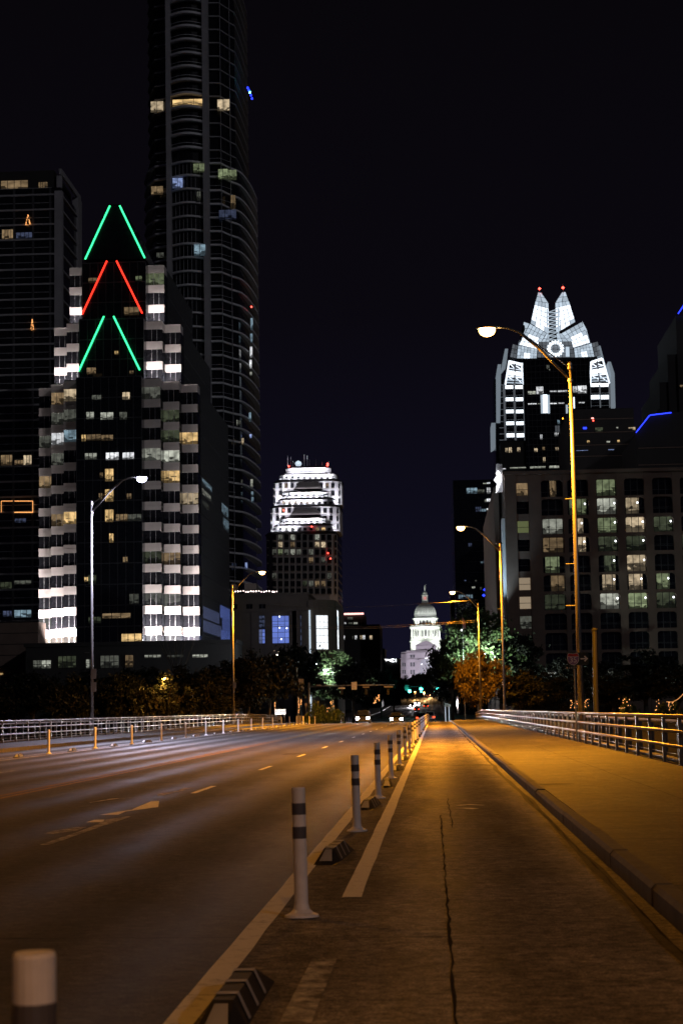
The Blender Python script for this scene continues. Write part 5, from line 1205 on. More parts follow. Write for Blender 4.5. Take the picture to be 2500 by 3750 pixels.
for i in range(7): a, b = at(*ck(565 + 34 * i, 1728), 370.6), at(*ck(588 + 34 * i, 1698 + 8 * (i % 2)), 370.6); MB().box(a.x, b.x, 370.5, 370.7, a.z, b.z).build('letter_stroke', 'blue_room' if i % 3 else 'neon_white', bs)
for x, y in ((510, 1725), (525, 1645), (552, 1632)): q = at(*ck(x, y), 371); MB().lathe(q, [(.05, -.3), (.35, 0), (.05, .3)], 8).build('neon_dot', 'neon_blue', bs)
a, b = at(*ck(500, 1690), 372), at(*ck(812, 1640), 372); MB().slab([(a.x, 371.5, a.z), (b.x, 371.5, a.z), (b.x - .6, 374, b.z), (a.x + 1.2, 374, b.z)], (0, .2, 0)).build('canopy', 'dark', bs)

# ================================================================== 8  domed capitol at the head of the street
Yo = 1550
cp = thing('domed_capitol', 'floodlit pale capitol with a columned drum, ribbed dome and statue on top', 'capitol', (at(1557, 2480, Yo).x, Yo + 14, 22))
S = Yo / F / 6.188
c8 = lambda x, y: (1450 + x / 6.188, 2120 + y / 6.188)
DC = at(*c8(664, 1200), Yo)
CX, CY = DC.x, Yo + 16
def zc(y): return at(*c8(664, y), Yo).z
def lath(prof, name, mat, n=32): return MB().lathe((CX, CY, 0), [(r_ * S, zc(y_)) for r_, y_ in prof], n).build(name, mat, cp)
lath([(352, 1600), (350, 1415), (372, 1408), (372, 1388), (346, 1380)], 'drum_base', 'dome', 40)
lath([(252, 1385), (252, 1100)], 'inner_drum', 'dome', 32)
lath([(346, 1380), (346, 1335), (330, 1335)], 'balustrade', 'dome', 40)
lath([(338, 1108), (345, 1100), (366, 1085), (366, 1068), (345, 1058), (345, 1035), (270, 1030)], 'entablature', 'dome', 40)
for k in range(24):
    a = 2 * math.pi * (k + .5) / 24; x, y_ = CX + 322 * S * math.cos(a), CY + 322 * S * math.sin(a)
    MB().lathe((x, y_, 0), [(20 * S, zc(1335)), (15 * S, zc(1318)), (13 * S, zc(1140)), (20 * S, zc(1118)), (20 * S, zc(1108))], 8).build('column', 'dome', cp)
    x, y_ = CX + 253 * S * math.cos(a + .13), CY + 253 * S * math.sin(a + .13)
    if math.sin(a + .13) < .2:
        w_ = MB().box(-18 * S, 18 * S, -.25, .3, zc(1300) - zc(1330) , zc(1160) - zc(1330)).mesh('window', 'frame'); o = put('window', w_, (x, y_, zc(1330)), cp); o.rotation_euler = (0, 0, a + .13 + math.pi / 2)
lath([(268, 1032), (268, 935), (272, 900), (292, 890), (292, 872), (262, 862), (262, 835)], 'upper_drum', 'dome', 40)
for k in range(20):
    a = 2 * math.pi * (k + .5) / 20
    if math.sin(a) < .25:
        x, y_ = CX + 268 * S * math.cos(a), CY + 268 * S * math.sin(a)
        w_ = MB().slab([(22 * S * u, 0, v * S) for u, v in ((-1, 0), (1, 0), (1, 66), (.7, 84), (0, 94), (-.7, 84), (-1, 66))], (0, .4, 0)).mesh('arch_window', 'frame'); o = put('arch_window', w_, (x, y_ , zc(1022)), cp); o.rotation_euler = (0, 0, a + math.pi / 2); o.location += Vector((math.cos(a) * .3, math.sin(a) * .3, 0))
lath([(252, 850), (250, 812), (242, 790), (238, 755), (230, 710), (212, 660), (185, 615), (150, 580), (110, 553), (80, 545)], 'dome', 'dome', 48)
for k in range(24):
    a = 2 * math.pi * k / 24
    MB().path([(CX + (r_ + 3) * S * math.cos(a), CY + (r_ + 3) * S * math.sin(a), zc(y_)) for r_, y_ in ((244, 800), (240, 755), (231, 710), (213, 660), (186, 615), (150, 580), (110, 553))], 6.5 * S, 5).build('dome_rib', 'dome', cp)
    if math.sin(a) < .3:
        for r_, y_, s_ in ((234, 735, 8), (224, 690, 7), (203, 648, 6)): q = Vector((CX + (r_ + 2) * S * math.cos(a + .13), CY + (r_ + 2) * S * math.sin(a + .13), zc(y_))); MB().lathe(q, [(.02, -s_ * S * 1.4), (s_ * S, 0), (.02, s_ * S * 1.4)], 6).build('dormer', 'frame', cp)
lath([(88, 548), (86, 505), (70, 500), (66, 462), (66, 455)], 'lantern_base', 'dome', 24)
lath([(30, 462), (30, 375)], 'lantern_core', 'lantern_red', 16)
for k in range(12): a = 2 * math.pi * (k + .5) / 12; MB().tube((CX + 56 * S * math.cos(a), CY + 56 * S * math.sin(a), zc(458)), (CX + 56 * S * math.cos(a), CY + 56 * S * math.sin(a), zc(352)), 8 * S, n=6).build('lantern_column', 'dome', cp)
lath([(72, 354), (74, 340), (56, 335), (52, 300), (56, 292), (50, 288), (30, 262), (12, 245), (8, 238)], 'lantern_roof', 'dome', 24)
# statue with a raised arm holding a star
stt = MB().lathe((CX, CY, zc(240)), [(12 * S, 0), (14 * S, 4 * S), (13 * S, 60 * S), (17 * S, 86 * S), (15 * S, 102 * S), (6 * S, 108 * S), (9 * S, 116 * S), (8 * S, 126 * S), (2 * S, 132 * S)], 12)
stt.path([(CX + 12 * S, CY, zc(145)), (CX + 22 * S, CY, zc(128)), (CX + 28 * S, CY, zc(104))], [6 * S, 5 * S, 4 * S], 6).path([(CX - 14 * S, CY, zc(150)), (CX - 22 * S, CY, zc(170)), (CX - 16 * S, CY, zc(195))], [5 * S, 4 * S, 3 * S], 6)
stt.lathe((CX + 30 * S, CY, zc(98)), [(1 * S, -8 * S), (8 * S, 0), (1 * S, 8 * S)], 8)
o = stt.build('statue', 'dome', cp, smooth=True); o['label'] = 'pale statue raising a star'
# portico, wings and details
def cbox(x0, y0, x1, y1, Ya_, Yb_, name, mat, parent=None):
    a, b = at(*c8(x0, y1), Ya_), at(*c8(x1, y0), Ya_); return MB().box(a.x, b.x, Ya_, Yb_, a.z, b.z).build(name, mat, cp if parent is None else parent)
cbox(235, 1650, 1093, 2330, Yo - 8, Yo + 45, 'centre_block', 'pinkgranite'); cbox(228, 1612, 1100, 1652, Yo - 9, Yo + 45.5, 'main_cornice', 'pinkgranite')
cbox(440, 1500, 900, 1612, Yo - 7, Yo + 30, 'attic_storey', 'pinkgranite')
A = [at(*c8(x, y), Yo - 7.6) for x, y in ((430, 1498), (912, 1498), (672, 1396))]; MB().slab(A, (0, 22, 0)).build('pediment', 'pinkgranite', cp)
for x in (250, 300, 480, 530, 800, 850, 1030, 1075): cbox(x - 14, 1830, x + 14, 2330, Yo - 9, Yo - 8.01, 'pilaster', 'pinkgranite')
cbox(232, 1800, 1098, 1830, Yo - 9.3, Yo - 8.02, 'string_course', 'pinkgranite')
for x in (340, 400, 930, 990):
    for y0, y1 in ((1720, 1785), (1890, 1985), (2060, 2160)): cbox(x - 20, y0, x + 20, y1, Yo - 8.3, Yo - 8.03, 'window', 'frame')
ar = [(545, 2330), (790, 2330), (790, 1930)] + [(667 + 123 * math.cos(t), 1930 - 130 * math.sin(t)) for t in [math.pi * i / 10 for i in range(1, 10)]] + [(545, 1930)]
MB().slab([at(*c8(x, y), Yo - 8.4) for x, y in ar], (0, .3, 0)).build('entrance_arch', 'frame_light', cp)
for x in (600, 660, 730): cbox(x - 6, 1900, x + 6, 2330, Yo - 8.8, Yo - 8.5, 'arch_mullion', 'pinkgranite')
for x, y in ((665, 1795), (690, 1795), (580, 1935), (705, 1890), (692, 2072)): q = at(*c8(x, y), Yo - 9.2); MB().lathe(q, [(.02, -.5), (.45, 0), (.02, .5)], 6).build('entrance_light', 'neon_white', cp)
cbox(118, 1670, 1215, 2330, Yo + 2, Yo + 48, 'inner_wing', 'pinkgranite'); cbox(110, 1635, 1222, 1672, Yo + 1, Yo + 48.3, 'wing_cornice', 'pinkgranite')
cbox(-520, 1810, 1850, 2330, Yo + 6, Yo + 40, 'long_wing', 'pinkgranite'); cbox(-530, 1775, 1860, 1812, Yo + 5, Yo + 40.4, 'wing_cornice', 'pinkgranite')
for x in list(range(-480, 110, 52)) + [150, 200]:
    for y0, y1 in ((1900, 1985), (2060, 2150)): cbox(x - 13, y0, x + 13, y1, (Yo + 1.7 if x > 118 else Yo + 5.7), (Yo + 1.98 if x > 118 else Yo + 5.98), 'window', 'frame')
cbox(0, 1830, 14, 1875, Yo + 5, Yo + 5.6, 'lit_window', 'neon_white')
def flood(x, y_, z, aim, power, color, ang):
    MB().box(x - .6, x + .6, y_ - .4, y_ + .4, z - .9, z - .2).build('floodlight_box', 'black', cp)
    v = Vector(aim) - Vector((x, y_, z)); lamp('floodlight', 'SPOT', (x, y_, z), v, power, color, cp, R(ang), .6)
CPW = 1.55
for sx in (-1, 1):
    flood(CX + sx * 22, Yo - 60, 24.5, (CX + sx * 8, Yo, 40), 55000 * CPW, (.86, .84, 1.0), 70)
    flood(CX + sx * 15, Yo - 8.5 , zc(1605), (CX + sx * 3, CY, zc(1150)), 9000 * CPW, (.92, 1.0, .92), 80)
    flood(CX + sx * 34, CY - 26, zc(1600), (CX, CY, zc(1000)), 42000 * CPW, (.92, 1.0, .92), 70)
    flood(CX + sx * 9.5, CY - 10.5, zc(1025), (CX + sx * 2, CY, zc(700)), 3200 * CPW, (.9, 1.0, .92), 90)
flood(CX, CY - 40, zc(1600), (CX, CY, zc(420)), 36000 * CPW, (.94, 1.0, .95), 40)
for k in range(5):
    a = math.pi * (1.1 + .8 * k / 4); MB
    lamp('drum_light', 'POINT', (CX + 300 * S * math.cos(a), CY + 300 * S * math.sin(a), zc(1325)), None, 900 * CPW, (.95, 1.0, .92), cp)

# ================================================================== trees
def crown_mesh(name, seed, rad, hgt, z0, nclump, nleaf, leaf, mat):
    rnd = random.Random(seed); v, f = [], []
    for c_ in range(nclump):
        u = rnd.uniform(-1, 1); a = rnd.uniform(0, 6.283); s_ = math.sqrt(1 - u * u); k = rnd.random() ** .45
        lump = 1 + .22 * math.sin(a * 3 + seed) * s_ + .12 * math.sin(a * 7 + seed * 2)
        cen = Vector((math.cos(a) * s_ * rad * k * lump, math.sin(a) * s_ * rad * k * lump, z0 + hgt / 2 + u * hgt / 2 * k * (1.0 if u > 0 else .8)))
        cr_ = rnd.uniform(.10, .22) * rad
        for _ in range(nleaf):
            d = Vector((rnd.gauss(0, 1), rnd.gauss(0, 1), rnd.gauss(0, .75))) * cr_ * .62
            p = cen + d; n_ = Vector((rnd.gauss(0, 1), rnd.gauss(0, 1), rnd.gauss(.5, .8))).normalized()
            t_ = n_.orthogonal().normalized(); t_ = Matrix.Rotation(rnd.uniform(0, 6.28), 3, n_) @ t_; b_ = n_.cross(t_); L_ = leaf * rnd.uniform(.6, 1.3)
            o = len(v); v += [p - t_ * L_, p + b_ * L_ * .5, p + t_ * L_, p - b_ * L_ * .5]; f.append((o, o + 1, o + 2, o + 3))
    me = bpy.data.meshes.new(name); me.from_pydata(v, [], f); me.materials.append(M[mat]); return me
def trunk_mesh(name, seed, h, r_, reach, tips, twig=False):
    rnd = random.Random(seed); m_ = MB()
    m_.path([(0, 0, -1.2), (rnd.uniform(-.1, .1), 0, h * .3), (rnd.uniform(-.25, .25), rnd.uniform(-.2, .2), h * .6)], [r_ * 1.25, r_, r_ * .75], 9)
    top = m_.v[-5]
    for i in range(9):
        a = 2 * math.pi * i / 9 + rnd.uniform(-.3, .3); zz = h * rnd.uniform(.42, .62); e_ = reach * rnd.uniform(.5, .95)
        p1 = Vector((0, 0, zz)); p2 = Vector((math.cos(a) * e_ * .45, math.sin(a) * e_ * .45, zz + (tips - zz) * .45)); p3 = Vector((math.cos(a) * e_, math.sin(a) * e_, zz + (tips - zz) * rnd.uniform(.7, 1)))
        m_.path([p1, p2, p3], [r_ * .5, r_ * .3, r_ * .07], 6)
        for j in range(7 if twig else 3):
            b_ = a + rnd.uniform(-1.0, 1.0); q = p2.lerp(p3, rnd.uniform(0, .9)); m_.path([q, q + Vector((math.cos(b_), math.sin(b_), rnd.uniform(.5, 1.5))) * reach * rnd.uniform(.12, .3)], [r_ * .13, r_ * .03], 4)
    return m_.mesh(name, 'bark')
TR = {}
for key, seed, rad, hgt, z0, nc, nl, leaf, mat in (('oak', 1, 4.6, 8.0, 2.6, 95, 110, .26, 'leaf_dark'), ('elm', 2, 4.0, 9.6, 2.6, 95, 110, .24, 'leaf_dark'), ('lush', 3, 4.3, 10.5, 3.2, 120, 130, .21, 'leaf'), ('gold', 4, 4.0, 7.6, 1.8, 120, 130, .19, 'leaf_amber_lit'), ('bush', 5, 1.9, 2.5, .1, 45, 90, .13, 'leaf'), ('thin', 6, 3.4, 6.5, 2.8, 60, 70, .20, 'leaf_dark')):
    TR[key] = (crown_mesh('crown', seed, rad, hgt, z0, nc, nl, leaf, mat), trunk_mesh('trunk', seed, z0 + hgt * .6, .24 if key != 'bush' else .07, rad * .8, z0 + hgt * .85), z0 + hgt, rad)
TR['bare'] = (None, trunk_mesh('trunk', 11, 8, .2, 3.4, 10.5, True), 10.5, 3.4)
def tree(kind, px, ytop, Y, label, group=None, wpx=None, name='tree', z=None, cat='tree'):
    cm, tm, h, rad = TR[kind]
    zg = gz(Y) - .3 if z is None else z; q = at(px, ytop, Y); sz = (q.z - zg) / h
    sx = sz if wpx is None else (wpx / F * Y / 2) / (rad * 1.12)
    r_ = thing(name, label, cat, (q.x, Y, zg), group, random.uniform(0, 6.28)); r_.scale = (sx, sx, sz)
    for nm, me in (('trunk', tm), ('crown', cm)):
        if me is None: continue
        o = bpy.data.objects.new(nm if kind != 'bush' else {'trunk': 'stems', 'crown': 'foliage'}[nm], me); col.objects.link(o); o.parent = r_
    return r_
g1 = 'dark trees along the river bank'
for px, yt_, Y, w_ in ((-20, 2500, 214, 260), (120, 2470, 222, 300), (255, 2485, 210, 240), (340, 2462, 228, 300), (450, 2475, 212, 240), (520, 2452, 232, 300), (680, 2448, 226, 320), (770, 2462, 216, 260), (830, 2440, 236, 300)):
    tree(random.choice(['oak', 'elm']), px, yt_, Y, 'unlit dark tree on the river bank behind the far railing, below the chevron tower', g1, w_)
tree('thin', 600, 2462, 206, 'tree whose lower leaves are lit gold by a lamp on the river bank', None, 250)
tree('bare', 650, 2305, 300, 'bare twiggy tree rising against the lit foot of the chevron tower', None, 200)
tree('elm', 905, 2392, 226, 'brownish dark tree with a pale trunk just before the railing end', None, 240)
tree('oak', 985, 2405, 236, 'dark brownish tree behind the white name board', None, 230)
tree('oak', 1085, 2372, 300, 'tall dark tree in front of the rounded lobby corner', None, 260)
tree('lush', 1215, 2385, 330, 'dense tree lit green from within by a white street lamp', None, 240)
tree('oak', 1290, 2420, 300, 'dark street tree between the mast arm and the pink neon block', 'dark street trees', 200)
tree('elm', 1345, 2445, 360, 'dark street tree between the mast arm and the pink neon block', 'dark street trees', 170)
tree('oak', 1392, 2455, 420, 'dark street tree before the shop sign lettering', 'street trees before the sign', 130)
tree('elm', 1440, 2470, 470, 'dark street tree before the shop sign lettering', 'street trees before the sign', 110)
g2 = 'trees at the foot of the capitol'
for px, yt_, Y, w_ in ((1490, 2478, 760, 90), (1530, 2470, 900, 90), (1562, 2480, 1000, 90), (1600, 2472, 820, 100), (1465, 2486, 700, 80), (1630, 2470, 640, 90)):
    tree(random.choice(['oak', 'elm']), px, yt_, Y, 'dark round tree at the foot of the domed capitol', g2, w_)
tree('lush', 1745, 2232, 262, 'tall tree with bright green lit leaves beside the hotel corner', None, 300)
tree('oak', 1650, 2352, 286, 'dark green tree leaning over the street next to the bright green one', None, 210)
tree('elm', 1622, 2415, 320, 'slim dark street tree closest to the dome', None, 130)
tree('gold', 1752, 2378, 236, 'round tree lit orange behind the last lamp', None, 200)
tree('elm', 1905, 2462, 238, 'lower dark tree catching dull orange light by the railing', None, 210)
g3 = 'dark trees before the hotel'
for px, yt_, Y, w_ in ((1870, 2330, 268, 300), (2010, 2468, 250, 220), (2120, 2405, 262, 280), (2240, 2462, 252, 260), (2360, 2385, 264, 320), (2480, 2440, 250, 300), (2600, 2430, 236, 300)):
    tree(random.choice(['oak', 'elm']), px, yt_, Y, 'unlit dark tree standing before the foot of the brown hotel', g3, w_)
tree('bush', 1165, 2572, 218, 'rounded green bush below the mast arm', None, 110, 'bush', cat='bush')
tree('bush', 1225, 2590, 222, 'lower green bush next to the oncoming cars', None, 80, 'bush', cat='bush')
# low riverside shrubs behind the right railing catching warm light
for px, yt_ in ((2130, 2572), (2290, 2556), (2320, 2580), (2420, 2575), (2470, 2565)):
    tree('bush', px, yt_, 227, 'scraggly shrub with warm fairy lights behind the sidewalk railing', 'fairy-lit shrubs', 60, 'shrub', cat='shrub')

# park lamps and street lamps on the bank (globes and heads seen between the trees)
def post_lamp(px, py, Y, label, color, power, lens, arm=0.0, z0=None, name='park_lamp', cat='lamp', lit=True):
    q = at(px, py, Y); zg = gz(Y) - .3 if z0 is None else z0
    r_ = thing(name, label, cat, (q.x - arm, Y, zg))
    MB().path([(q.x - arm, Y, zg), (q.x - arm, Y, q.z + .3)], [.09, .06], 8).build('pole', 'darksteel', r_)
    if arm: MB().path([(q.x - arm, Y, q.z + .25), (q.x - arm * .4, Y, q.z + .45), (q.x, Y, q.z + .18)], .04, 6).build('arm', 'darksteel', r_)
    MB().lathe(q, [(.03, .22), (.26, .14), (.30, .08)], 12).build('hood', 'darksteel', r_)
    MB().lathe(q, [(.28, .075), (.25, -.05), (.12, -.14), (.02, -.16)], 12).build('lens', lens, r_)
    if lit: lamp('bulb', 'POINT', q - Vector((0, .1, .45)), None, power, color, r_)
    return r_
post_lamp(600, 2484, 205, 'small amber park lamp glowing inside the gold-lit tree', (1, .52, .08), 1500, 'amber', z0=-7)
post_lamp(1160, 2430, 322, 'white street lamp on an arm above the dense green tree', (.85, .9, 1), 4500, 'ledlens', 1.6, name='street_lamp', cat='street lamp')
post_lamp(1190, 2455, 322, 'second white street lamp glaring through green leaves', (.85, .95, 1), 6000, 'ledlens', -1.4, name='street_lamp', cat='street lamp')
post_lamp(1770, 2395, 256, 'white street lamp hidden behind the orange-lit tree', (.80, 1, .92), 9000, 'ledlens', 1.0, name='street_lamp', cat='street lamp')
post_lamp(1015, 2398, 300, 'pinkish globe lamp at the canopy of the lobby building', (1, .7, .5), 500, 'bulb_pink', name='globe_lamp')
post_lamp(1100, 2419, 320, 'flat white lamp above the banner pole', (.9, .95, 1), 700, 'ledlens', name='street_lamp', cat='street lamp', lit=False)
# bright storefront glimpses between the right-hand trees
gl = thing('shopfront', 'white lit shopfront glimpsed between dark trees under the interstate sign', 'shopfront', (at(2060, 2470, 275).x, 275, gz(275)))
for x0, y0, x1, y1, mt in ((2005, 2462, 2030, 2478, 'pale'), (2032, 2458, 2068, 2485, 'white_room'), (2070, 2462, 2080, 2483, 'cream'), (2130, 2460, 2165, 2482, 'pale_dim'), (2212, 2456, 2268, 2482, 'pale_dim')): pane(gl, x0, y0, x1, y1, 275, mt, nv=4, nh=1)
MB().box(at(1998, 2490, 276).x, at(2280, 2490, 276).x, 275.2, 276, gz(276), at(2100, 2450, 276).z).build('shop_wall', 'dark', gl)

# fairy lights in the shrubs and street trees
def fairy(label, Y, boxes, n_, mat, size=.07):
    m_ = MB(); q0 = None
    for _ in range(n_):
        x0, y0, x1, y1 = random.choice(boxes); q = at(random.uniform(x0, x1), random.uniform(y0, y1), Y + random.uniform(-.8, .8)); q0 = q0 or q
        s_ = size * random.uniform(.5, 1.3); m_.lathe(q, [(.01, -s_), (s_, 0), (.01, s_)], 5)
    o = m_.build('fairy_lights', mat); tag(o, label, 'string lights'); o['kind'] = 'stuff'
fairy('amber fairy lights wound through the street trees beside the oncoming cars', 300, [(1195, 2590, 1215, 2610), (1208, 2565, 1222, 2590), (1372, 2545, 1388, 2568), (1368, 2556, 1376, 2575)], 75, 'bulb', .10)
fairy('orange fairy lights scattered in the shrubs behind the sidewalk railing', 225.5, [(2135, 2560, 2155, 2590), (2265, 2555, 2310, 2600), (2395, 2560, 2412, 2605), (2440, 2568, 2465, 2605), (2088, 2565, 2112, 2592)], 60, 'bulb', .065)
fairy('warm vertical light string on the pole by the railing end', 236, [(1092, 2555, 1096, 2612), (1101, 2560, 1104, 2582), (1005, 2570, 1008, 2598)], 40, 'bulb', .06)
fl = thing('lit_rope', 'warm rope light hanging in a curve at the end of the shrubs', 'string lights', at(2470, 2560, 226))
MB().path([at(x, y, 226) for x, y in ((2438, 2570), (2460, 2571), (2478, 2562), (2492, 2550), (2500, 2540))], .05, 6).build('rope', 'bulb', fl)

# ================================================================== intersection: mast arms, signs, cars
Ym = 246
q = at(1132, 2590, Ym); r_ = thing('traffic_mast', 'grey mast arm reaching over the road, signal backs and plates facing away', 'traffic signal', (q.x, Ym, gz(Ym)))
zt_ = at(1132, 2500, Ym).z
MB().path([(q.x, Ym, gz(Ym) - .4), (q.x, Ym, zt_)], [.19, .14], 10).build('pole', 'steel', r_, smooth=True)
e0, e1 = at(1134, 2515, Ym), at(1445, 2508, Ym); MB().path([e0, e0.lerp(e1, .5) + Vector((0, 0, .08)), e1], [.12, .10, .06], 8).build('arm', 'steel', r_, smooth=True)
for x0, y0, x1, y1, mt in ((1287, 2497, 1306, 2526, 'signwhite'), (1238, 2517, 1263, 2523, 'amber_plate'), (1327, 2514, 1352, 2519, 'limestone_dull'), (1405, 2512, 1438, 2518, 'limestone_dull'), (1158, 2507, 1175, 2511, 'limestone_dull'), (1190, 2508, 1217, 2512, 'limestone_dull')):
    a, b = at(x0, y1, Ym - .25), at(x1, y0, Ym - .25)
    MB().box(a.x, b.x, Ym - .28, Ym - .24, a.z, b.z).build('sign_plate', 'signwhite' if mt == 'amber_plate' else mt, r_)
for px in (1250, 1340, 1420): q2 = at(px, 2520, Ym); MB().box(q2.x - .17, q2.x + .17, Ym + .1, Ym + .4, q2.z - .9, q2.z - .1).build('signal_head', 'black', r_)
# signals of the next crossing, showing green
Yg2 = 420
def signal(px, py, Y, label, mat='green_sig', light=True, halo=.36):
    q = at(px, py, Y); r_ = thing('traffic_light', label, 'traffic light', (q.x, Y, q.z))
    MB().box(q.x - .22, q.x + .22, Y, Y + .3, q.z - .38, q.z + 1.2).build('housing', 'black', r_)
    for k in range(3):
        zz = q.z + (.48 if k else 0) + .36 * (k - 1 if k else 0)
        MB().tube((q.x, Y - .02, zz), (q.x, Y - .10, zz), halo if k == 0 else .13, n=14).build('lens', mat if k == 0 else 'black', r_)
        MB().path([(q.x - .15, Y - .25, zz + .10), (q.x, Y - .3, zz + .19), (q.x + .15, Y - .25, zz + .10)], .02, 5).build('visor', 'black', r_)
    if light: lamp('lens_light', 'POINT', (q.x, Y - .8, q.z), None, 90, (.02, 1, .75), r_)
signal(1499, 2531, Yg2, 'green traffic light hanging lowest over the oncoming lane')
signal(1541, 2523, Yg2, 'green traffic light hanging over the middle of the street under the dome')
signal(1541, 2533, 560, 'small green light of the crossing further up the street', light=False, halo=.2)
signal(1602, 2523, Yg2, 'green traffic light beside the white and yellow plate')
signal(1587, 2533, 560, 'small green light right of the orange glow up the street', light=False, halo=.15)
signal(1654, 2554, 330, 'amber pedestrian light on the corner pole by the dark trees', 'amber_sig', False, .2)
sm = thing('signal_span', 'thin span arm carrying the green lights with a street name board', 'traffic signal', (at(1640, 2590, Yg2).x, Yg2 + .5, gz(Yg2)))
xe = at(1652, 2520, Yg2).x; MB().path([(xe, Yg2 + .5, gz(Yg2) - .3), (xe, Yg2 + .5, at(1650, 2512, Yg2).z)], [.15, .1], 8).build('pole', 'darksteel', sm)
MB().tube((xe, Yg2 + .5, at(1650, 2514, Yg2).z), (at(1480, 2518, Yg2).x, Yg2 + .5, at(1480, 2514, Yg2).z), .07, n=6).build('arm', 'darksteel', sm)
for x0, y0, x1, y1, mt in ((1548, 2511, 1578, 2520, 'signgreen'), (1482, 2508, 1497, 2530, 'limestone_dull'), (1611, 2508, 1625, 2515, 'signyellow'), (1611, 2515.5, 1625, 2523, 'signwhite')):
    a, b = at(x0, y1, Yg2 + .3), at(x1, y0, Yg2 + .3); MB().box(a.x, b.x, Yg2 + .25, Yg2 + .3, a.z, b.z).build('sign_plate', 'signwhite' if mt == 'signyellow' else mt, sm)
# cables slung over the bridge end
cbz = [(at(1745, 2197, 222).z, 'upper'), (at(1745, 2271, 222).z, 'middle'), (at(1745, 2277, 222).z, 'lower')]
for z_, w_ in cbz:
    o = MB().path([(PXR + .0, 222, z_), (-1, 222.3, z_ - .30), (-8, 222.6, z_ - .55), (-15, 222.8, z_ - .4), (PXL, 223, z_ + .1)], .022, 5).build('overhead_cable', 'steel'); tag(o, w_ + ' overhead cable slung across the street in front of the dome', 'cable', 'overhead cables')

